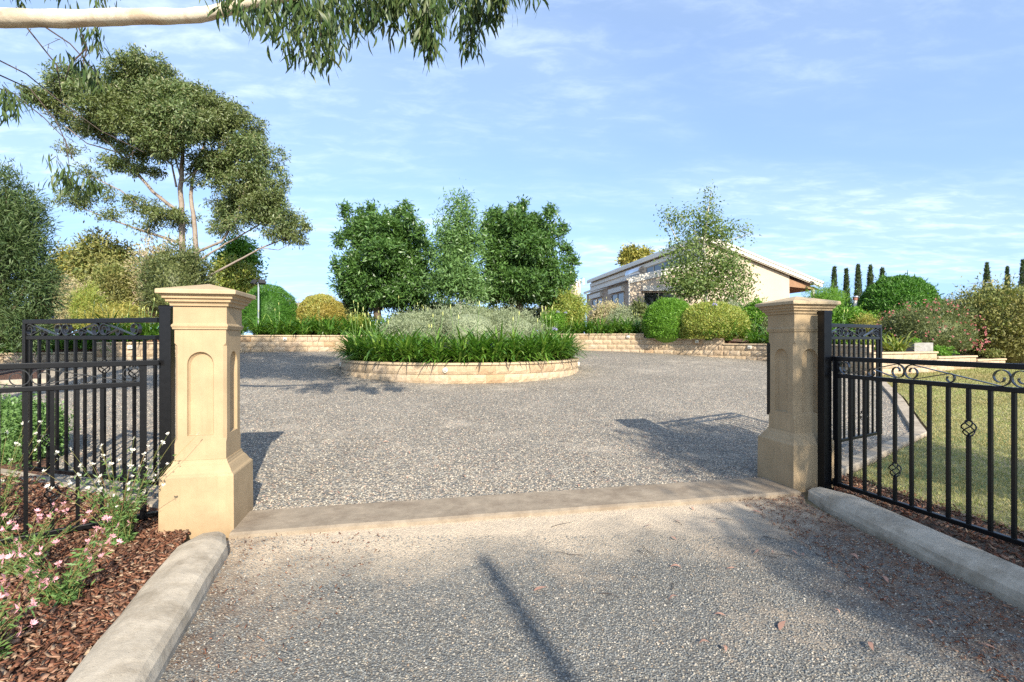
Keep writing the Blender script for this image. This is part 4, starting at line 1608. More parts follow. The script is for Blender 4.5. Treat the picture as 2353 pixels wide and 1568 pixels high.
for x, y in ((1127, 490), (1145, 500), (1180, 482), (1200, 478), (1232, 505), (1262, 500), (1290, 525), (1305, 570), (1120, 520), (1318, 600), (1312, 640)):
    blobs.append(B(x, y, Y, 9, 20, gr.uniform(-1, 1), 1.3))
tree('ash_tree', (at(1195, 735, Y).x, Y, 1.55), 'round dark green ash tree nearest the house', 'tree', 'ash trees behind the island', lobes(blobs, 16, 0.27, 7, 0.7), 62000, 0.20, 0.062, 'ash', 'bark',
     [([a_(1195, 735, 0, Y), a_(1195, 660, 0, Y), a_(1200, 560, 0, Y)], 0.2, 0.06), ([a_(1185, 735, 0, Y), a_(1160, 640, 0, Y)], 0.12, 0.03), ([a_(1195, 690, 0, Y), a_(1250, 620, 0, Y)], 0.08, 0.03)], 13, droop=0.05, clump=0.11, per=24, shell=0.8, out=1.0)
Y = 21.5
blobs = [B(1055, 560, Y, 40, 70), B(1050, 640, Y, 52, 60), B(1060, 500, Y, 22, 40), B(1015, 560, Y, 12, 30, 0, .8), B(1090, 560, Y, 20, 45), B(1043, 465, Y, 5, 22), B(1063, 462, Y, 5, 22), B(1088, 505, Y, 6, 22), B(1012, 520, Y, 5, 22), B(1030, 500, Y, 8, 28), B(1075, 665, Y, 50, 40), B(1020, 660, Y, 30, 40)]
tree('ash_tree', (at(1057, 735, Y).x, Y, 1.5), 'slender paler ash tree with a thin straight trunk', 'tree', 'ash trees behind the island', lobes(blobs, 9, 0.32, 8, 0.7), 20000, 0.19, 0.05, 'ash_pale', 'palebark',
     [([a_(1057, 735, 0, Y), a_(1057, 640, 0, Y), a_(1052, 470, 0, Y)], 0.075, 0.02), ([a_(1057, 640, 0, Y), a_(1075, 570, 0, Y), a_(1088, 510, 0, Y)], 0.03, 0.01), ([a_(1056, 620, 0, Y), a_(1030, 560, 0, Y), a_(1012, 520, 0, Y)], 0.03, 0.01)], 14, droop=0.1, clump=0.22, per=12, shell=0.2)

# birch before the house
Y = 26.0
bl = [B(1620, 520, Y, 45, 50, 0, .9), B(1632, 455, Y, 14, 26, 0, .8), B(1560, 510, Y, 36, 36, 0, .5), B(1535, 490, Y, 18, 22, 0, .35), B(1660, 540, Y, 40, 28, 0, .6), B(1700, 530, Y, 28, 14, 0, .5), B(1575, 590, Y, 50, 50, 0, .9), B(1650, 610, Y, 60, 52, 0, 1),
      B(1700, 640, Y, 36, 36, 0, .8), B(1600, 660, Y, 70, 36, 0, 1.1), B(1680, 680, Y, 50, 22, 0, .8), B(1560, 650, Y, 40, 40, 0, .8), B(1725, 545, Y, 10, 12, 0, .25)]
blimbs = [([a_(1622, 735, 0, Y), a_(1622, 640, 0, Y), a_(1618, 560, 0, Y), a_(1628, 480, 0, Y), a_(1635, 440, 0, Y)], 0.09, 0.015), ([a_(1620, 650, 0, Y), a_(1590, 590, 0, Y), a_(1560, 560, 0, Y), a_(1530, 500, 0, Y)], 0.05, 0.012),
          ([a_(1618, 580, 0, Y), a_(1595, 530, 0, Y), a_(1560, 490, 0, Y)], 0.04, 0.01), ([a_(1620, 620, 0, Y), a_(1660, 560, 0, Y), a_(1725, 535, 0, Y)], 0.045, 0.01), ([a_(1621, 660, 0, Y), a_(1670, 620, 0, Y), a_(1710, 630, 0, Y)], 0.035, 0.01),
          ([a_(1560, 600, 0, Y), a_(1590, 610, 0, Y), a_(1621, 680, 0, Y)], 0.012, 0.04)]
tree('birch_tree', (at(1622, 735, Y).x, Y, 1.7), 'airy silver birch in front of the cream gable wall', 'tree', None, bl, 14500, 0.14, 0.075, 'birch', 'palebark', blimbs, 15, droop=0.4, clump=0.22, per=10, shell=0.1, out=0.2)

# dark tea tree at the left edge
Y = 11.6
bl = [B(20, 480, Y, 62, 70), B(70, 540, Y, 45, 60), B(30, 600, Y, 85, 90), B(85, 640, Y, 35, 70), B(20, 720, Y, 80, 90), B(60, 760, Y, 36, 50), B(-60, 560, Y, 90, 130), B(-60, 720, Y, 90, 110), B(10, 425, Y, 25, 30), B(60, 480, Y, 22, 24)]
tree('tea_tree', (at(-20, 880, Y).x, Y, G(-12, 11.6)), 'dense dark green tea tree overhanging the bed at the gate end', 'tree', None, lobes(bl, 8, 0.38, 9, 0.8), 56000, 0.13, 0.02, 'melaleuca', 'bark',
     [([a_(-20, 890, 0, Y), a_(-10, 760, 0, Y), a_(20, 560, 0, Y), a_(15, 430, 0, Y)], 0.12, 0.02), ([a_(-15, 800, 0, Y), a_(60, 660, 0, Y), a_(85, 560, 0, Y)], 0.05, 0.012), ([a_(-15, 760, 0, Y), a_(40, 560, -1, Y), a_(60, 480, -1, Y)], 0.04, 0.01)], 16, droop=-0.15, clump=0.13, per=26, out=1.3, shell=0.6)

# trees and shrubs behind the border, left
for x, y, Yd, rx, ry, n, leaf, sd, lb in ((155, 615, 33, 46, 45, 6000, 'olivegold', 31, 'mustard green tree behind the pale flowering shrub'), (240, 590, 30, 62, 48, 9000, 'olive', 32, 'olive green rounded tree nearest the tea tree'),
                                          (548, 590, 36, 44, 32, 8000, 'bright', 34, 'green round topped tree under the low gum bough'), (540, 635, 33, 48, 36, 7000, 'lime', 35, 'pale olive tree below the green round topped one'), (1458, 588, 60, 32, 19, 3500, 'olivegold', 36, 'golden crowned tree showing above the house roof')):
    bl = [B(x, y, Yd, rx * .75, ry), B(x - rx * .5, y + ry * .4, Yd, rx * .5, ry * .6), B(x + rx * .5, y + ry * .35, Yd, rx * .5, ry * .6), B(x + rx * .1, y + ry * .9, Yd, rx * .9, ry * .6)]
    if sd == 36: bl = [B(x, y, Yd, rx * .8, ry), B(x - 18, y + 10, Yd, 14, 10), B(x + 18, y, Yd, 14, 14)]
    tree('garden_tree', (at(x, 735, Yd).x, Yd, 1.7), lb, 'tree', 'trees standing behind the shrubs', lobes(bl, 5, 0.42, sd, 0.7), int(n * 1.3), 0.2 * Yd / 30, 0.09 * Yd / 30, leaf, 'bark', [([a_(x, 735, 0, Yd), a_(x, y, 0, Yd)], 0.15, 0.05)], sd, clump=0.3, per=14, shell=0.4)
for args in (
        (200, 335, 592, 740, 25, 'olive', 9000, 0.15, 0.05, 41, 'shrub', 'tan olive shrub in front of the rounded tree'),
        (300, 420, 548, 740, 25, 'tan', 3000, 0.16, 0.05, 42, 'shrub', 'pale tipped shrub at the foot of the tall gum'),
        (318, 482, 560, 740, 24.2, 'darkolive', 12000, 0.15, 0.05, 43, 'shrub', 'dark olive shrub rising behind the sunlit pillar'),
        (85, 215, 630, 770, 20.5, 'tan', 11000, 0.12, 0.03, 44, 'shrub', 'pale buff shrub dotted with mauve flowers'),
        (165, 238, 655, 770, 19.5, 'lime', 5000, 0.14, 0.02, 45, 'shrub', 'feathery pale lime shrub before the buff one'),
        (200, 345, 690, 770, 18.5, 'olivegold', 6000, 0.09, 0.03, 46, 'shrub', 'low mustard green shrub above the curved wall'),
        (556, 681, 655, 775, 22.0, 'deep', 16000, 0.12, 0.016, 47, 'clipped_bush', 'clipped bright green dome beside the sunlit pillar'),
        (682, 792, 677, 775, 22.6, 'golden', 13000, 0.10, 0.03, 48, 'clipped_bush', 'clipped golden green dome beneath the first ash tree'),
        (655, 700, 690, 760, 24, 'tan', 2500, 0.12, 0.04, 49, 'shrub', 'small dull brown shrub between the two clipped domes'),
        (770, 850, 682, 760, 24.5, 'darkolive', 4000, 0.13, 0.05, 50, 'shrub', 'dark shaded shrub under the first ash tree'),
        (790, 850, 725, 775, 21, 'lime', 3000, 0.09, 0.03, 51, 'shrub', 'small pale shrub in front of the first ash trunk'),
        (900, 1130, 690, 770, 25.5, 'darkolive', 9000, 0.14, 0.05, 52, 'shrub', 'broad dark hedge behind the slender ash trunk'),
        (1130, 1270, 700, 770, 26, 'darkolive', 5000, 0.14, 0.05, 53, 'shrub', 'dark shrub in the shade of the ash nearest the house'),
        (1256, 1350, 668, 775, 23.5, 'lime', 9000, 0.12, 0.035, 54, 'shrub', 'pale loose shrub between the ash and the house'),
        (1240, 1310, 715, 775, 22.9, 'bright', 4000, 0.09, 0.03, 55, 'shrub', 'low bright green shrub in front of the pale loose one'),
        (1350, 1455, 693, 775, 24.2, 'tan', 7000, 0.11, 0.035, 56, 'shrub', 'reddish tinged shrub below the side windows of the house'),
        (1388, 1468, 708, 775, 23.2, 'greyleaf', 5000, 0.09, 0.025, 57, 'shrub', 'small grey green shrub in front of the reddish one'),
        (1440, 1492, 694, 775, 23.6, 'darkolive', 4500, 0.12, 0.06, 58, 'shrub', 'dark glossy shrub at the corner of the house'),
        (1478, 1600, 686, 788, 20.6, 'bright', 17000, 0.10, 0.025, 59, 'clipped_bush', 'clipped vivid green hedge mound on the stepped wall'),
        (1550, 1718, 695, 788, 20.0, 'lime', 18000, 0.085, 0.03, 60, 'clipped_bush', 'clipped yellow green ball bush on the stepped wall'),
        (1640, 1725, 690, 760, 22.5, 'greyleaf', 4000, 0.1, 0.025, 61, 'shrub', 'grey green shrub behind the yellow green ball'),
        (1690, 1775, 688, 780, 22, 'bright', 6500, 0.10, 0.045, 62, 'shrub', 'leafy green shrub next to the shaded pillar cap'),
        (1735, 1800, 735, 800, 20, 'darkolive', 3500, 0.1, 0.04, 63, 'shrub', 'grey green low shrub hidden behind the shaded pillar'),
        (1840, 1965, 652, 760, 26, 'bright', 10000, 0.16, 0.018, 64, 'shrub', 'feathery light green shrub at the end of the verandah'),
        (1984, 2145, 634, 770, 24, 'deep', 17000, 0.16, 0.04, 65, 'clipped_bush', 'large dark green dome below the pencil pines'),
        (1900, 2005, 700, 780, 20.5, 'bright', 8000, 0.1, 0.045, 66, 'shrub', 'leafy bright green shrub above the open gate leaf'),
        (1955, 2035, 722, 800, 19.2, 'golden', 6000, 0.09, 0.02, 67, 'shrub', 'small golden shrub above the open gate leaf'),
        (2140, 2200, 690, 740, 31, 'darkolive', 2500, 0.14, 0.05, 68, 'shrub', 'low dark hedge under the distant grey roof')):
    bush(*args[:10], name=args[10], label=args[11], cat='shrub' if args[10] == 'shrub' else 'bush', group='shrubs in the raised beds' if args[10] == 'shrub' else 'clipped bushes',
         lump=0.10 if args[10] == 'shrub' else 0.055, depth=0.25 if args[10] == 'shrub' else 0.13)
bush(2030, 2234, 696, 822, 17.2, 'darkolive', 19000, 0.085, 0.022, 70, 'flowering_shrub', 'rounded shrub covered in pink flowers above the lawn wall', 'shrub', None, flowers=(170, 'pinkflower', 0.05), lump=0.05, depth=0.16)
bush(2190, 2420, 646, 845, 18.4, 'olive', 26000, 0.12, 0.045, 71, 'shrub', 'large mottled olive shrub at the end of the lawn wall', 'shrub', None, lump=0.09, depth=0.2)
bush(-70, 146, 905, 1085, 5.55, 'ash_pale', 13000, 0.034, 0.02, 72, 'shrub', 'small leaved bright shrub behind the gate leaf bars', 'shrub', None, lump=0.12, depth=0.25)
bush(2130, 2185, 800, 826, 15.8, 'bright', 900, 0.08, 0.03, 73, 'shrub', 'tiny green plant on top of the lawn wall', 'shrub', None)
bush(2260, 2300, 806, 824, 16.8, 'olive', 500, 0.08, 0.03, 74, 'shrub', 'tuft of dull foliage on the lowest lawn wall step', 'shrub', None)

for x0, x1, yt, Yd, sd, lb in ((-60, 330, 700, 42, 81, 'long dark hedge far behind the pale buff shrub'), (300, 620, 702, 42, 82, 'long dark hedge far behind the sunlit pillar'), (560, 900, 704, 43, 83, 'long dark hedge far behind the two clipped domes'), (860, 1300, 700, 44, 84, 'long dark hedge far behind the ash trunks')):
    bush(x0, x1, yt, 760, Yd, 'darkolive', 5000, 0.3, 0.1, sd, 'hedge', lb, 'hedge', 'dark hedges far back', ry=1.6, lump=0.08)

# pencil pines
for x, yt, Yd, w, lb in ((1917, 617, 62, 17, 'pencil pine first in the row beside the house'), (1945, 621, 62, 17, 'pencil pine second from the house in the row'), (1972, 612, 60, 19, 'tallest pencil pine in the middle of the row'), (2000, 613, 61, 18, 'pencil pine fourth from the house in the row'), (2027, 619, 63, 17, 'pencil pine rising just behind the large dark dome'),
                         (2268, 607, 66, 20, 'broken topped pencil pine above the olive shrub'), (2315, 616, 70, 13, 'thin pencil pine apart from the others'), (2351, 600, 66, 19, 'pencil pine cut by the picture edge')):
    g = rs(int(x))
    p, q = at(x, 745, Yd), at(x, yt, Yd)
    h = q.z - p.z
    m = 1700
    t = g.uniform(0, 1, m) ** 0.9
    rad = (w * 0.74 / 2 / FPX * Yd) * (1 - t ** 1.7) ** 0.75 * (1 + 0.12 * np.sin(t * 31 + x))
    a = g.uniform(0, 6.28, m)
    P = np.stack([np.cos(a) * rad, np.sin(a) * rad, t * h], 1)
    D = nrm(np.stack([np.cos(a) * 0.4, np.sin(a) * 0.4, np.full(m, 0.9)], 1) + 0.25 * g.normal(size=(m, 3)))
    V, F = diamonds(P, D, nrm(np.stack([np.cos(a), np.sin(a), np.zeros(m)], 1) + 0.5 * g.normal(size=(m, 3))), g.uniform(0.25, 0.45, m), np.full(m, 0.11))
    tr = empty('pencil_pine', p)
    tag(tr, lb, 'tree', 'pencil pines on the skyline')
    link('crown', quads_mesh('crown', V, F, M['cypress']), tr)
    mb = MB()
    mb.tube([(0, 0, 0), (0, 0, h * 0.5), (0, 0, h * 0.93)], [0.14, 0.1, 0.03], 6)
    mb.build('trunk', M['bark'], tr)

# ------------------------------------------------------------------ the house
HB = 1.55
H0 = Vector((7.0, 30.0, 0))
house = empty('house', (H0.x, H0.y, 0), R(8.0))
tag(house, 'cream rendered house with a steep skillion roof behind the birch', 'house')


def roofz(p):
    return 7.71 + (5.04 - 7.71) * (p - 4.87) / (12.44 - 4.87)


def prism(pts, t0, t1):
    """outline in (p, z) pulled from depth t0 to t1"""
    mb = MB()
    mb.rings([[(p, t0, z) for p, z in pts], [(p, t1, z) for p, z in pts]])
    return mb


prism([(0, HB), (10.4, HB), (10.4, roofz(10.4) - .22), (4.87, 7.45), (4.87, 6.15), (0, 4.98)], 0, 0.2).build('front_wall', M['render'], house)
mb = MB()
mb.box((0.1, 4.6, (HB + 4.9) / 2), (0.2, 8.75, 4.9 - HB))
mb.build('side_wall', M['render'], house)
mb = MB()
mb.box((4.97, 12.2, 5.9), (0.2, 23.9, 3.1))
mb.build('clerestory_wall', M['fascia'], house)
mb = MB()
mb.box((10.3, 12.2, 3.6), (0.2, 23.9, 4.0))
mb.build('rear_wall', M['render'], house)
prism([(4.55, roofz(4.55)), (12.5, roofz(12.5)), (12.5, roofz(12.5) - .12), (4.55, roofz(4.55) - .12)], -0.35, 24.2).build('main_roof', M['metalroof'], house)
prism([(4.6, roofz(4.6) - .125), (12.44, roofz(12.44) - .125), (12.44, roofz(12.44) - .34), (4.6, roofz(4.6) - .34)], -0.30, -0.22).build('barge_board', M['fascia'], house)
prism([(4.6, roofz(4.6) - .345), (12.3, roofz(12.3) - .345), (12.3, roofz(12.3) - .40), (4.6, roofz(4.6) - .40)], -0.24, -0.205).build('barge_trim', M['alum'], house)
mb = MB()
mb.box((4.5, 11.9, roofz(4.55) - .26), (0.10, 24.2, 0.24))
mb.build('eaves_gutter', M['fascia'], house)
mb = MB()
mb.box((4.8, 11.9, roofz(4.55) - .62), (0.14, 23.8, 0.3))
mb.build('shutter_box', M['fascia'], house)
# low side roof
prism([(-0.12, 5.12), (4.86, 6.32), (4.86, 6.2), (-0.12, 5.0)], -0.06, 8.95).build('side_roof', M['metalroof'], house)
prism([(-0.1, 4.995), (4.86, 6.19), (4.86, 5.93), (-0.1, 4.73)], -0.09, -0.012).build('side_fascia', M['fascia'], house)
mb = MB()
mb.box((-0.19, 4.4, 5.0), (0.13, 9.1, 0.14))
mb.build('side_gutter', M['fascia'], house)
mb = MB()
mb.tube([(-0.05, -0.06, HB), (-0.05, -0.06, 4.7)], 0.05, 8)
mb.build('downpipe', M['fascia'], house)


def window(face, u0, u1, z0, z1, npane, hood=True):
    """face 'front' runs along p at depth 0, 'side' along depth at p = 0, 'top' on the clerestory"""
    def bx(c, s):
        if face == 'front': return (c[0], -c[1], c[2]), s
        off = 0.0 if face == 'side' else 4.87
        return (off - c[1], c[0], c[2]), (s[1], s[0], s[2])
    f = MB()
    for u in (u0, u1):
        f.box(*bx((u, 0.02, (z0 + z1) / 2), (0.06, 0.06, z1 - z0)))
    for z in (z0 - 0.03, z1 + 0.03):
        f.box(*bx(((u0 + u1) / 2, 0.02, z), (u1 - u0 + 0.06, 0.06, 0.06)))
    st = (u1 - u0) / npane
    for k in range(1, npane):
        f.box(*bx((u0 + st * k, 0.02, (z0 + z1) / 2), (0.05, 0.055, z1 - z0)))
    w = f.build('window', M['alum'], house)
    for k in range(npane):
        g_ = MB()
        g_.box(*bx((u0 + st * (k + .5), 0.004, (z0 + z1) / 2), (st - 0.052, 0.008, z1 - z0)))
        g_.build('pane', M['glass'], w)
    if hood:
        h_ = MB()
        h_.box(*bx(((u0 + u1) / 2, 0.12, z1 + 0.24), (u1 - u0 + 0.25, 0.24, 0.30)))
        h_.build('shutter_hood', M['fascia'], w)


window('front', 0.86, 2.74, 2.85, 4.22, 2)
window('side', 0.9, 3.1, 3.0, 4.3, 2)
window('side', 5.1, 7.4, 3.0, 4.3, 2)
window('top', 2.0, 9.0, 6.5, 7.0, 5, False)
# verandah end
mb = MB()
mb.box((12.1, 0.1, (HB + 4.75) / 2), (0.14, 0.14, 4.75 - HB))
mb.build('verandah_post', M['fascia'], house)
prism([(10.42, 5.2), (12.4, 4.62), (12.4, 4.55), (10.42, 4.72)], 0.0, 8.0).build('verandah_ceiling', M['timber'], house)
mb = MB()
mb.box((11.35, 4.0, HB + 0.5), (1.8, 0.1, 0.05))
mb.box((11.35, 4.0, HB + 1.0), (1.8, 0.1, 0.05))
mb.build('verandah_rail', M['fascia'], house)
mb = MB()
mb.tube([(11.62, -0.2, 5.0), (11.62, -0.32, 5.05), (11.66, -0.42, 4.98)], 0.03, 7)
mb.rings([[(11.66 + r * math.cos(a), -0.44 + r * math.sin(a), z) for a in (2 * math.pi * k / 10 for k in range(10))] for r, z in ((0.03, 5.02), (0.09, 4.93), (0.11, 4.84))])
mb.build('wall_lamp', M['dark'], house)

# solar water heater on the low roof
hm = Matrix.Translation((H0.x, H0.y, 0)) @ Matrix.Rotation(R(8), 4, 'Z')
c0 = hm @ Vector((1.4, 1.5, 5.78))
sh = empty('solar_heater', c0, R(8))
tag(sh, 'steel solar water tank lying on the low house roof', 'water heater')
mb = MB()
mb.rings([[(r * math.cos(a), y, r * math.sin(a)) for a in (2 * math.pi * k / 18 for k in range(18))] for r, y in ((0.22, -0.02), (0.27, 0.04), (0.27, 2.3), (0.22, 2.36))], smooth=True)
mb.build('tank', M['steel'], sh)
mb = MB()
mb.rings([[(r * math.cos(a), y, r * math.sin(a)) for a in (2 * math.pi * k / 18 for k in range(18))] for r, y in ((0.245, -0.026), (0.245, -0.05))])
mb.build('end_cap', M['dark'], sh)
mb = MB()
mb.box((0.0, 0.4, -0.32), (0.5, 0.06, 0.12)); mb.box((0, 1.9, -0.32), (0.5, 0.06, 0.12))
mb.build('bracket', M['steel'], sh)

# pergola and shed roof left of the house
c = at(1300, 700, 44)
o = empty('garden_shed', (c.x, c.y, 1.6), R(8))
tag(o, 'low cream outbuilding with a flat roof between the ash and house', 'outbuilding')
mb = MB(); mb.box((0, 2, 1.3), (3.6, 3.0, 2.6)); mb.build('wall', M['render'], o)
mb = MB(); mb.box((0.1, 1.9, 2.72), (4.4, 3.8, 0.2)); mb.build('roof', M['fascia'], o)
mb = MB(); mb.box((0.2, 0.48, 1.1), (0.9, 0.05, 2.1)); mb.build('door', M['timber'], o)

# communications tower far away
c = at(1322, 720, 130)
o = empty('comms_tower', (c.x, c.y, 1.6))
tag(o, 'distant concrete tank tower carrying phone antennas', 'tower')
zt = at(1322, 645, 130).z - 1.6
mb = MB(); mb.tube([(0, 0, 0), (0, 0, zt - 0.8)], [1.35, 1.35], 14, smooth=False); mb.build('tank_body', M['render'], o)
mb = MB(); mb.tube([(0, 0, zt - 0.8), (0, 0, zt - 0.3)], [1.55, 1.55], 14, smooth=False); mb.build('rim', M['slate'], o)
for dx, dz in ((-0.9, 0.2), (0.2, 0.1), (0.9, 0.15), (1.9, 0.5)):
    mb = MB(); mb.box((dx, -1.5, zt - 0.9 + dz), (0.28, 0.2, 1.7)); mb.box((dx * .6, -0.9, zt - 0.9 + dz), (abs(dx) * .7 + .1, 1.1, 0.1)); mb.build('antenna_panel', M['white'], o)

# distant roof on the right
c = at(2172, 700, 60)
o = empty('distant_building', (c.x, c.y, 1.6))
tag(o, 'distant grey roofed shed beyond the olive shrub', 'building')
zt = at(2172, 684, 60).z - 1.6
mb = MB(); mb.box((2, 3, zt / 2 - .4), (8, 6, zt - 0.8)); mb.build('wall', M['slate'], o)
mb = MB(); mb.rings([[(-2.4, -0.3, zt - .9), (-2.4, 3, zt + 0.0), (-2.4, 6.3, zt - .9)], [(6.4, -0.3, zt - .9), (6.4, 3, zt + 0.0), (6.4, 6.3, zt - .9)]]); mb.build('roof', M['greyroof'], o)
for x, y, lb in ((2270, 655, 'roof aerial beside the broken topped pencil pine'), (1420, 660, None)):
    if lb:
        c = at(x, 720, 58)
        t = empty('aerial', (c.x, c.y, 1.6)); tag(t, lb, 'aerial')
        zz = at(x, 652, 58).z - 1.6
        mb = MB(); mb.tube([(0.5, 0, 0), (0.5, 0, zz + .3)], 0.03, 6); mb.build('mast', M['steel'], t)
        mb = MB(); mb.tube([(-2.2, 0, zz), (0.9, 0, zz + .2)], 0.025, 6)
        for k in range(8): mb.tube([(-2.0 + k * .35, -.4, zz + .02 * k), (-2.0 + k * .35, .4, zz + .02 * k)], 0.015, 5)
        mb.build('boom', M['steel'], t)

# flue pipe behind the right pillar
c = at(1966, 760, 24.5)
t = empty('flue_pipe', (c.x, c.y, 1.4)); tag(t, 'short white flue pipe with a reddish cowl beside the dark dome', 'flue')
z1 = at(1966, 690, 24.5).z - 1.4
mb = MB(); mb.tube([(0, 0, 0), (0, 0, z1)], 0.085, 10); mb.build('pipe', M['white'], t)
mb = MB(); mb.tube([(0, 0, z1), (0, 0, z1 + .1)], 0.12, 10); mb.build('collar', M['red'], t)
mb = MB(); mb.tube([(0, 0, z1 + .1), (0, 0, z1 + .16), (0, 0, z1 + .2)], [0.10, 0.16, 0.1], 10); mb.build('cowl', M['steel'], t)

# floodlight pole
c = at(594, 740, 20.6)
t = empty('floodlight_pole', (c.x, c.y, 1.5)); tag(t, 'grey pole with two black floodlights behind the sunlit pillar', 'floodlight')
z1 = at(594, 652, 20.6).z - 1.5
mb = MB(); mb.tube([(0, 0, 0), (0, 0, z1)], 0.035, 8); mb.build('pole', M['greyroof'], t)
mb = MB(); mb.box((0, 0, z1), (0.5, 0.05, 0.05)); mb.build('crossbar', M['dark'], t)
for sx in (-1, 1):
    mb = MB()
    mb.box((0, 0, 0), (0.26, 0.10, 0.20), 0, Matrix.Translation((sx * 0.17, -0.06, z1 + 0.06)) @ Matrix.Rotation(R(40 * sx), 4, 'Z') @ Matrix.Rotation(R(-35), 4, 'X'))
    mb.build('lamp_head', M['dark'], t)

# grey planter box below the pink shrub
c = at(2102, 808, 16.0)
t = empty('planter_box', (c.x, c.y, c.z - 0.02), R(6)); tag(t, 'weathered grey planter box at the foot of the pink flowering shrub', 'planter')
for dx, dy, sx, sy in ((0, -.3, .64, .03), (0, .3, .64, .03), (-.305, 0, .03, .57), (.305, 0, .03, .57)):
    mb = MB(); mb.box((dx, dy, 0.15), (sx, sy, 0.3)); mb.build('side_board', M['slate'], t)
V, F = dome((0, 0, 0.3), (0.16, 0.16, 0.16), 400, 0.06, 0.03, 5)
link('seedling', quads_mesh('seedling', V, F, M['bright']), t)

# ------------------------------------------------------------------ overhanging gum
rnd = random.Random(8)
gum = empty('overhanging_gum', (-7.4, 4.2, 0))
tag(gum, 'nearby gum tree sending a pale smooth limb and hanging leaves across the sky', 'tree')
go = Vector((-7.4, 4.2, 0))
mb = MB()
limb(mb, [(-7.4, 4.2, -0.2), (-7.3, 4.2, 2.0), (-7.2, 4.3, 4.0), (-6.9, 4.4, 6.5), (-6.2, 4.3, 8.5)], 0.34, 0.12, rnd, 0.02)
for i in range(len(mb.v)):
    mb.v[i] = tuple(Vector(mb.v[i]) - go)
mb.build('trunk', M['gumbark'], gum)
mb = MB()
L = [(-7.2, 4.3, 3.7)] + [tuple(at(x, y, Yd)) for x, y, Yd in ((-250, 40, 4.6), (-60, 41, 4.6), (60, 42, 4.6), (150, 44, 4.6), (250, 40, 4.55), (340, 38, 4.5), (430, 38, 4.5), (480, 32, 4.5), (530, 18, 4.5), (580, 5, 4.5), (650, -4, 4.5), (760, -30, 4.5), (950, -70, 4.5), (1150, -90, 4.5))]
rad = [0.11, 0.088, 0.082, 0.077, 0.073, 0.069, 0.066, 0.062, 0.058, 0.052, 0.046, 0.038, 0.03, 0.022, 0.014]
P = []
rr = []
for i in range(len(L) - 1):
    for k in range(4):
        P.append(Vector(L[i]).lerp(Vector(L[i + 1]), k / 4)); rr.append((rad[i] + (rad[i + 1] - rad[i]) * k / 4) * (1 + 0.05 * math.sin(i * 5.1 + k * 1.7)))
P.append(Vector(L[-1])); rr.append(rad[-1])
for _ in range(2):
    P = [P[0]] + [(P[i - 1] + P[i] * 2 + P[i + 1]) / 4 for i in range(1, len(P) - 1)] + [P[-1]]
mb.tube([p - go for p in P], rr, 14)
mb.build('limb', M['gumbark'], gum)

leafC = []        # base point, direction, length


def spray(x0, y0, x1, y1, Yd, n, width, spread=0.35, ln=0.15, r=0.006, dens=1.0, y_jit=0.25):
    n = int(n * 2.4)
    twigs = MB()
    a, b = at(x0, y0, Yd), at(x1, y1, Yd + rnd.uniform(-y_jit, y_jit))
    m = a.lerp(b, 0.5) + Vector((rnd.uniform(-.05, .05), rnd.uniform(-.08, .08), 0.06))
    pts = [a.lerp(m, t / 3) if t < 3 else m.lerp(b, (t - 3) / 3) for t in range(7)]
    twigs.tube([p - go for p in pts], [r * (1 - 0.12 * i) for i in range(7)], 5)
    twigs.build('twig', M['twig'], gum)
    w = width / FPX * Yd
    for i in range(n):
        t = rnd.random() ** 0.8
        p = pts[min(5, int(t * 6))].lerp(pts[min(6, int(t * 6) + 1)], (t * 6) % 1)
        off = Vector((rnd.gauss(0, w * .5), rnd.gauss(0, w * .6), rnd.gauss(0, w * .22)))
        d = Vector((rnd.gauss(0, spread) + (b.x - a.x) * 0.25, rnd.gauss(0, spread), -1)).normalized()
        leafC.append((p + off, d, ln * rnd.uniform(0.65, 1.25)))


# the hanging mass along the top of the view
for x0, y0, x1, y1, n, w in ((500, -30, 520, 10, 26, 40), (560, -20, 575, 45, 50, 42), (610, -10, 610, 60, 55, 40), (650, -40, 665, 20, 40, 40), (690, -10, 680, 120, 75, 42), (725, -10, 735, 135, 85, 42), (760, -20, 758, 100, 75, 38), (700, 20, 700, 90, 45, 50),
                             (800, -30, 800, 60, 75, 46), (840, -30, 845, 50, 65, 42), (880, -30, 885, 60, 60, 38), (905, -30, 905, 30, 30, 30), (950, -40, 960, 60, 70, 36), (985, -20, 990, 120, 75, 26), (1000, -20, 985, 90, 55, 32), (1040, -40, 1035, 30, 45, 34),
                             (1080, -30, 1075, 70, 65, 34), (1110, -30, 1110, 40, 60, 40), (1095, 20, 1080, 105, 40, 30), (1150, -40, 1150, 10, 40, 34), (1165, -20, 1140, 40, 22, 22), (1230, -40, 1232, -10, 16, 22),
                             (590, -60, 700, -30, 60, 80), (800, -70, 1000, -40, 90, 100), (1060, -70, 1180, -50, 50, 60)):
    spray(x0, y0, x1, y1, rnd.uniform(4.1, 5.2), n, w)
for x0, y0, x1, y1, n, w in ((40, -30, 45, 5, 12, 30), (130, -30, 140, -2, 10, 26), (225, -30, 240, 10, 16, 22), (190, 60, 215, 100, 10, 20), (230, 60, 235, 120, 16, 16), (185, 140, 200, 180, 36, 28), (215, 165, 225, 195, 14, 18), (5, 195, 10, 265, 40, 22), (30, 215, 35, 240, 12, 20),
                             (115, 370, 150, 390, 10, 20), (150, 395, 165, 435, 24, 18), (205, 410, 195, 440, 26, 22), (130, 400, 120, 420, 8, 12)):
    spray(x0, y0, x1, y1, 5.0, n, w, 0.3, 0.13, 0.004)
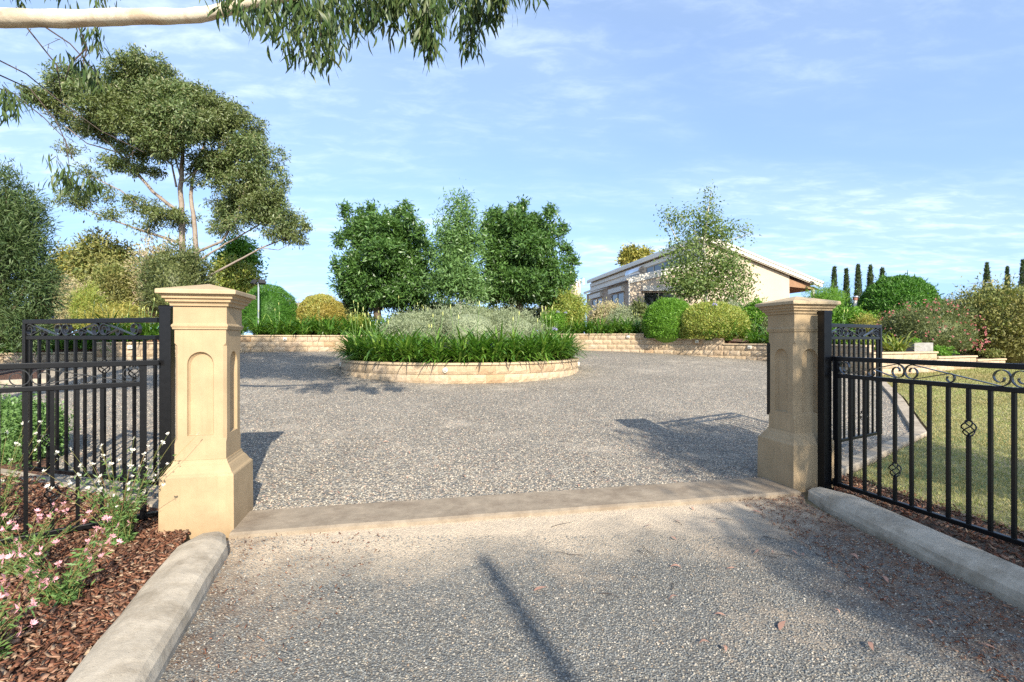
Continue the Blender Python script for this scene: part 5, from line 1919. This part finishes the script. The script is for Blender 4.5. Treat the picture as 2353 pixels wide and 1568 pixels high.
# bare twigs
for pts in (((-40, 120), (60, 170), (140, 235), (230, 300), (330, 350)), ((-40, 155), (70, 205), (130, 280), (170, 370)), ((-40, 190), (30, 215), (100, 270), (150, 320), (160, 390)), ((100, 60), (160, 100), (215, 160)), ((180, 62), (200, 110), (190, 150)), ((60, 62), (130, 150), (140, 210)), ((200, 110), (160, 150), (150, 185))):
    twigs = MB()
    twigs.tube([at(x, y, 5.1) - go for x, y in pts], [0.008, 0.0065, 0.005, 0.004, 0.003][:len(pts)], 5)
    for i in range(16):
        k = rnd.randrange(len(pts) - 1)
        t = rnd.random()
        x = pts[k][0] + (pts[k + 1][0] - pts[k][0]) * t + rnd.gauss(0, 10); y = pts[k][1] + (pts[k + 1][1] - pts[k][1]) * t + rnd.gauss(0, 8)
        if rnd.random() < 0.5:
            twigs.tube([at(x, y, 5.1) - go, at(x + rnd.gauss(0, 12), y + rnd.uniform(4, 22), 5.1) - go], [0.003, 0.0015], 4)
    twigs.build('twig', M['twig'], gum)

# leaves: the ones hanging free in view singly, the rest of the mass together
def leaf_curve(n, m=5):
    return np.linspace(0, 1, m)


def gum_leaf_mesh(seed):
    g = rs(seed)
    m = 6
    t = np.linspace(0, 1, m)
    c = g.uniform(0.05, 0.2) * np.sign(g.normal())
    C = np.stack([c * np.sin(t * 2.6) * 0.6, 0.06 * np.sin(t * 3.1) * np.sign(g.normal()), -t], 1)[None]
    tw = g.uniform(-0.9, 0.9) * t
    S = np.stack([np.cos(tw), np.sin(tw), np.zeros(m)], 1)[None]
    w = 0.072 * np.array([0.12, 0.75, 1.0, 0.85, 0.5, 0.04])[None]
    return ribbons(C, S, w)


LEAFV = [gum_leaf_mesh(s) for s in range(8)]
LEAFM = [quads_mesh('leaf', V, F, M['gum_leaf']) for V, F in LEAFV]
order = sorted(range(len(leafC)), key=lambda i: leafC[i][0].z - 0.06 * abs(leafC[i][0].x))
vis = [i for i in order if leafC[i][0].z + leafC[i][1].z * leafC[i][2] < EYE + HY / FPX * leafC[i][0].y]
single = set(vis[:300])
parts = []
for i, (p, d, ln) in enumerate(leafC):
    q = (-d).to_track_quat('Z', 'X') @ Matrix.Rotation(rnd.uniform(0, 6.28), 3, 'Z').to_quaternion()
    if i in single:
        o = link('leaf', LEAFM[i % 8], gum, loc=p - go)
        o.rotation_mode = 'QUATERNION'
        o.rotation_quaternion = q
        o.scale = (ln, ln, ln)
    else:
        V, F = LEAFV[i % 8]
        Mx = np.array(q.to_matrix())
        parts.append((V @ Mx.T * ln + np.array(p - go), F))
# upper crown, above the view, that shades the drive
up = crown([((-2.1, 2.6, 7.4), (1.5, 1.3, 0.6)), ((-3.7, 3.0, 7.6), (1.4, 1.3, 0.6)), ((-0.8, 2.3, 7.2), (0.9, 0.9, 0.4), .7), ((-2.6, 4.4, 8.2), (1.4, 1.2, 0.6)), ((-5.4, 3.6, 8.2), (1.7, 1.4, 0.9)), ((-4.4, 5.4, 8.8), (1.5, 1.3, 0.7)), ((-5.0, 2.2, 6.2), (1.2, 0.9, 0.5), .7)], 24000, 0.2, 0.048, 88, 0.2, 26, 0.8, 0.2, 0.1)
up = (up[0] - np.array(go), up[1])
f = link('foliage', quads_mesh('foliage', *join_np(parts + [up]), M['gum_leaf']), gum)
f['kind'] = 'stuff'
mb = MB()
for pts in (((-6.9, 4.4, 6.2), (-4.6, 3.8, 7.4), (-2.2, 3.4, 6.9), (-0.4, 4.0, 6.3)), ((-6.6, 4.4, 7.6), (-3.2, 5.0, 8.1)), ((-7.0, 4.3, 5.6), (-5.0, 2.4, 6.2))):
    limb(mb, [Vector(p) - go for p in pts], 0.06, 0.015, rnd, 0.03)
mb.build('upper_limbs', M['gumbark'], gum)

# roadside gum behind the viewer, whose shade falls over the apron
rb = (7.2, -11.5, 0)
rnd = random.Random(4)
bl = []
for x, y, z, r, w in ((5.55, -2.3, 5.5, .75, 3.2), (5.75, -3.2, 5.6, .7, 3), (6.3, -2.3, 5.9, .8, 2), (5.55, -5.3, 5.4, .65, 2.6), (6.0, -6.2, 5.5, .75, 2.4), (5.3, -4.3, 5.3, .45, .8), (6.4, -5.2, 5.8, .8, 1), (6.6, -7.2, 5.9, .9, 1), (7.8, -7.4, 6.0, 1.4, 1), (6.6, -9.0, 5.8, 1.0, 1), (8.6, -4.0, 6.2, 1.3, 1), (9.4, -6.4, 7.0, 1.6, 1), (7.8, -10, 7.6, 1.8, 1)):
    bl.append(((x, y, z), (r, r, r * 0.5), w))
tree('roadside_gum', rb, 'gum tree on the road verge, out of view, shading the apron', 'tree', None, bl, 15000, 0.17, 0.045, 'gum_leaf', 'gumbark_far',
     [([(7.2, -11.5, -.2), (7.2, -11.3, 3), (7.4, -10.5, 6), (7.8, -9.5, 8)], 0.3, 0.1), ([(7.2, -11.2, 4.4), (5.6, -12.2, 4.9), (4.9, -10.8, 5.3), (4.2, -8.85, 5.75), (3.45, -6.75, 6.2)], 0.11, 0.05), ([(7.4, -10.4, 5.5), (7.4, -7, 5.6), (6.8, -4.6, 5.6), (6.6, -1.4, 5.2)], 0.1, 0.03), ([(7.5, -9, 6), (9.3, -6.4, 6.8)], 0.06, 0.03)], 90, droop=0.6, clump=0.2, per=26, shell=0.1, out=0.2)

# ------------------------------------------------------------------ ground cover
g = rs(100)


def stones(poly, n, ymin, ymax, xr, smin, smax, mat, name, lift, seed, power=1.0):
    g = rs(seed)
    y = ymin + (ymax - ymin) * g.uniform(0, 1, n * 3) ** power
    x = g.uniform(xr[0], xr[1], n * 3)
    k = in_poly(x, y, poly) & (np.abs(x) < y * 1.06 + 0.3)
    x, y = x[k][:n], y[k][:n]
    m = len(x)
    s = g.uniform(smin, smax, m) * g.uniform(0.7, 1.3, m)
    base = np.array([[1, 0, 0], [0, 1, 0], [-1, 0, 0], [0, -1, 0], [0.5, 0.5, .75], [-.5, .5, .75], [-.5, -.5, .75], [.5, -.5, .75]], float)
    V = base[None] * (s[:, None, None] * g.uniform(0.6, 1.2, (m, 8, 3)))
    V[..., 2] *= 0.75
    a = g.uniform(0, 6.28, m)
    c_, s_ = np.cos(a)[:, None], np.sin(a)[:, None]
    X = V[..., 0] * c_ - V[..., 1] * s_
    Yv = V[..., 0] * s_ + V[..., 1] * c_
    tilt = g.normal(0, 0.35, (m, 1))
    Z = V[..., 2] + X * tilt
    V = np.stack([X + x[:, None], Yv + y[:, None], Z + Gn(x, y)[:, None] + lift], -1)
    f = np.array([[0, 1, 5, 4], [1, 2, 6, 5], [2, 3, 7, 6], [3, 0, 4, 7], [4, 5, 6, 7]])
    F = f[None] + (np.arange(m) * 8)[:, None, None]
    o = link(name, quads_mesh(name, V.reshape(-1, 3), F.reshape(-1, 4), mat))
    tag(o, kind='stuff')
    return o


stones(GRAVEL, 80000, 4.2, 19.0, (-12, 9), 0.005, 0.012, M['stones'], 'gravel', 0.0, 101, 2.2)
stones(APRON, 20000, 2.0, 3.75, (-2.2, 2.9), 0.0025, 0.007, M['finestones'], 'fine_gravel', -0.011, 102, 1.1)


def chips(poly, n, ymin, ymax, xr, smin, smax, mat, name, lift, seed, aspect=0.4):
    g = rs(seed)
    y = g.uniform(ymin, ymax, n * 4)
    x = g.uniform(xr[0], xr[1], n * 4)
    k = in_poly(x, y, poly) & (np.abs(x) < y * 1.08 + 0.3)
    x, y = x[k][:n], y[k][:n]
    m = len(x)
    s = g.uniform(smin, smax, m)
    base = np.array([[i, j, k_] for k_ in (-1, 1) for j in (-1, 1) for i in (-1, 1)], float) * np.array([1, aspect, 0.16])
    V = base[None] * s[:, None, None] * g.uniform(0.6, 1.2, (m, 8, 1))
    a = g.uniform(0, 6.28, m)
    t1, t2 = g.normal(0, 0.45, m), g.normal(0, 0.45, m)
    ca, sa = np.cos(a)[:, None], np.sin(a)[:, None]
    Z = V[..., 2] + V[..., 0] * t1[:, None] + V[..., 1] * t2[:, None]
    X = V[..., 0] * ca - V[..., 1] * sa
    Yv = V[..., 0] * sa + V[..., 1] * ca
    V = np.stack([X + x[:, None], Yv + y[:, None], Z + Gn(x, y)[:, None] + lift + g.uniform(0, 0.014, m)[:, None]], -1)
    f = np.array([(0, 2, 3, 1), (4, 5, 7, 6), (0, 1, 5, 4), (2, 6, 7, 3), (0, 4, 6, 2), (1, 3, 7, 5)])
    F = f[None] + (np.arange(m) * 8)[:, None, None]
    o = link(name, quads_mesh(name, V.reshape(-1, 3), F.reshape(-1, 4), mat))
    tag(o, kind='stuff')
    return o


chips(MULCH, 17000, 1.9, 4.9, (-5.4, -1.6), 0.005, 0.022, M['chips'], 'bark_chips', 0.04, 103)
chips(SOIL, 2600, 2.5, 5.3, (2.7, 4.2), 0.006, 0.026, M['chips'], 'leaf_litter', 0.016, 104, 0.25)
chips(APRON, 2600, 2.0, 4.75, (2.05, 2.95), 0.003, 0.012, M['chips'], 'bark_litter', -0.008, 105, 0.22)
chips(APRON, 420, 2.0, 3.8, (-2.1, -0.9), 0.003, 0.012, M['chips'], 'bark_litter', -0.008, 106, 0.22)


# lawn grass
def grass(poly, n, ymin, ymax, xr, seed):
    g = rs(seed)
    y = ymin + (ymax - ymin) * g.uniform(0, 1, n * 4) ** 1.5
    x = g.uniform(xr[0], xr[1], n * 4)
    k = in_poly(x, y, poly) & (x < y * 1.08 + 0.3)
    x, y = x[k][:n], y[k][:n]
    m = len(x)
    P = np.stack([x, y, Gn(x, y) + 0.018], 1)
    D = nrm(np.stack([g.normal(0, .6, m), g.normal(0, .6, m), np.full(m, 0.8)], 1))
    L = g.uniform(0.018, 0.05, m) * (1 + (y - ymin) * 0.03)
    V, F = diamonds(P, D, unit(m, g), L, np.full(m, 0.005) * (1 + (y - ymin) * 0.12))
    o = link('grass', quads_mesh('grass', V, F, M['grass']))
    tag(o, kind='stuff')


grass(LAWN, 90000, 3.0, 16.5, (3.5, 17), 107)


# fallen leaves and twigs one can pick out
def fallen_mesh(seed, ln):
    V, F = gum_leaf_mesh(seed)
    V = V.copy() * ln
    g = rs(seed)
    x, z = V[:, 0].copy(), V[:, 2].copy()
    t = -z / ln
    return quads_mesh('fallen_leaf', np.stack([z + ln / 2, x * 2.0, 0.012 * np.sin(t * 3.1) * g.uniform(.4, 1.6) + 0.25 * np.abs(x)], 1), F, M['litter'])


FALL = [fallen_mesh(s, l) for s, l in ((1, .11), (2, .09), (3, .13), (4, .08), (5, .1))]
rnd = random.Random(77)
cnt = 0
fallen = []
while cnt < 62:
    x, y = rnd.uniform(-2, 5), rnd.uniform(2.2, 9)
    if cnt < 30: x, y = rnd.uniform(0.9, 2.65), rnd.uniform(2.2, 4.4)
    pa = np.array([x]), np.array([y])
    inA, inG = in_poly(*pa, APRON)[0], in_poly(*pa, GRAVEL)[0]
    if not (inA or inG) or abs(x) > y * 1.0: continue
    o = link('fallen_leaf', rnd.choice(FALL), loc=(x, y, G(x, y) + (0.004 if inG else -0.006) + 0.006), rot=(rnd.gauss(0, .15), rnd.gauss(0, .15), rnd.uniform(0, 6.28)), scale=[rnd.uniform(0.35, 0.8)] * 3)
    fallen.append((math.hypot(x - PR.x, y - PR.y), inA, o))
    cnt += 1
for kind_ in (True, False):
    L_ = sorted([f for f in fallen if f[1] == kind_], key=lambda f: f[0])
    for k, f in enumerate(L_):
        tag(f[2], 'curled pinkish dry leaf on the %s, %s nearest the shaded pillar' % ('grey apron' if kind_ else 'driveway gravel', nth(k)), 'leaf', 'dry leaves on the apron' if kind_ else 'dry leaves on the gravel')
fallen_t = []
for i in range(14):
    x, y = rnd.uniform(0.0, 2.5), rnd.uniform(2.2, 4.2)
    ln_ = rnd.uniform(0.08, 0.22)
    mb = MB()
    mb.tube([(0, 0, 0), (ln_ * .4, rnd.uniform(-.02, .02), 0.004), (ln_, rnd.uniform(-.04, .04), 0.002)], [0.0022, 0.002, 0.001], 5)
    o = mb.build('fallen_twig', M['twig'], None, loc=(x, y, -0.004), rot=(0, 0, rnd.uniform(0, 6.28)))
    fallen_t.append((math.hypot(x - PR.x, y - PR.y), o))
for k, f in enumerate(sorted(fallen_t, key=lambda f: f[0])):
    tag(f[1], 'thin dark twig on the grey apron, %s nearest the shaded pillar' % nth(k), 'twig', 'twigs on the apron')

# ------------------------------------------------------------------ gaura in the mulch bed
def flower_mesh(mat, seed):
    g = rs(seed)
    parts = []
    for k in range(4):
        a = (k - 1.5) * 0.62 + g.normal(0, .1)
        d = np.array([[math.sin(a), -0.25 + g.normal(0, .15), math.cos(a)]])
        parts.append(diamonds(np.zeros((1, 3)), nrm(d), np.array([[0, -1, 0.2]]), [0.021], [0.011]))
    for k in range(4):
        d = np.array([[g.normal(0, .5), -0.6, -0.55 + g.normal(0, .25)]])
        parts.append(diamonds(np.zeros((1, 3)), nrm(d), unit(1, g), [0.02], [0.0022]))
    return quads_mesh('flower', *join_np(parts), mat)


FLP = [flower_mesh(M['gaurapink'], s) for s in range(4)]
FLW = [flower_mesh(M['gaurawhite'], s) for s in range(3)]
MULZ = 0.035


def gaura(x, y, sprd, h, nst, nleaf, nfl, fl, seed, label, lean=(0, 0), fs=1.0):
    g = rs(seed)
    rr = random.Random(seed)
    t = empty('gaura_plant', (x, y, MULZ))
    tag(t, label, 'flowering plant', 'gaura plants in the mulch bed')
    mb = MB()
    tips = []
    for i in range(nst):
        a = rr.uniform(0, 6.28)
        s = sprd * rr.uniform(0.35, 1.0)
        hh = h * rr.uniform(0.55, 1.0)
        e = Vector((math.cos(a) * s + lean[0] * rr.uniform(.5, 1.2), math.sin(a) * s + lean[1] * rr.uniform(.5, 1.2), hh))
        m1 = Vector((e.x * 0.32, e.y * 0.32, hh * 0.55))
        b0 = Vector((rr.gauss(0, .04), rr.gauss(0, .04), 0))
        pts = []
        for k in range(6):
            u_ = k / 5
            pts.append(b0 * (1 - u_) ** 2 + m1 * 2 * u_ * (1 - u_) + e * u_ * u_)
        mb.tube(pts, [0.0022, 0.002, 0.0018, 0.0015, 0.0012, 0.001], 4)
        tips.append(pts)
    mb.build('stems', M['gaura_stem'], t)
    # basal and stem leaves
    P, D = [], []
    for i in range(nleaf):
        pts = tips[rr.randrange(nst)]
        u_ = rr.random() ** 2.2 * 4.2
        k = int(u_)
        P.append(pts[k].lerp(pts[min(5, k + 1)], u_ - k) + Vector((rr.gauss(0, .012), rr.gauss(0, .012), rr.gauss(0, .01))))
        D.append(Vector((rr.gauss(0, 1), rr.gauss(0, 1), rr.gauss(0.35, .6))).normalized())
    V, F = diamonds(np.array(P), np.array(D), nrm(unit(nleaf, g) + np.array([0, -.3, .6])), g.uniform(0.025, 0.06, nleaf), g.uniform(0.007, 0.014, nleaf))
    lf = link('foliage', quads_mesh('foliage', V, F, M['gaura_leaf']), t)
    lf['kind'] = 'stuff'
    for i in range(nfl):
        pts = tips[i % nst]
        u_ = rr.uniform(3.4, 4.95) if i >= nst else 4.95
        k = int(u_)
        p = pts[k].lerp(pts[min(5, k + 1)], u_ - k)
        s = fs * rr.uniform(0.8, 1.25)
        link('flower', rr.choice(fl), t, loc=p, rot=(rr.gauss(0, .5), rr.gauss(0, .5), rr.gauss(0, 1.0)), scale=(s, s, s))
    return t


gaura(-2.42, 2.72, 0.36, 0.38, 34, 1000, 40, FLP, 1, 'pink flowered gaura sprawling nearest the kerb', (-0.05, 0), 1.2)
gaura(-2.30, 2.18, 0.30, 0.34, 30, 800, 34, FLP, 2, 'pink flowered gaura at the corner of the picture', (-0.05, 0.05), 1.2)
gaura(-2.95, 3.05, 0.38, 0.40, 30, 800, 26, FLP, 3, 'pink flowered gaura below the bottom rail of the fence', (0, 0), 1.1)
gaura(-2.72, 3.50, 0.44, 0.74, 40, 1700, 60, FLW, 4, 'white flowered gaura leaning on the sunlit pillar', (0.05, -0.02), 0.9)
gaura(-3.72, 3.62, 0.40, 0.8, 30, 900, 44, FLW, 5, 'white flowered gaura by the far end of the wing fence', (0.02, 0), 0.9)
gaura(-3.25, 2.75, 0.36, 0.5, 26, 700, 22, FLP, 6, 'pink flowered gaura half out of the picture', (0.05, 0), 1.1)
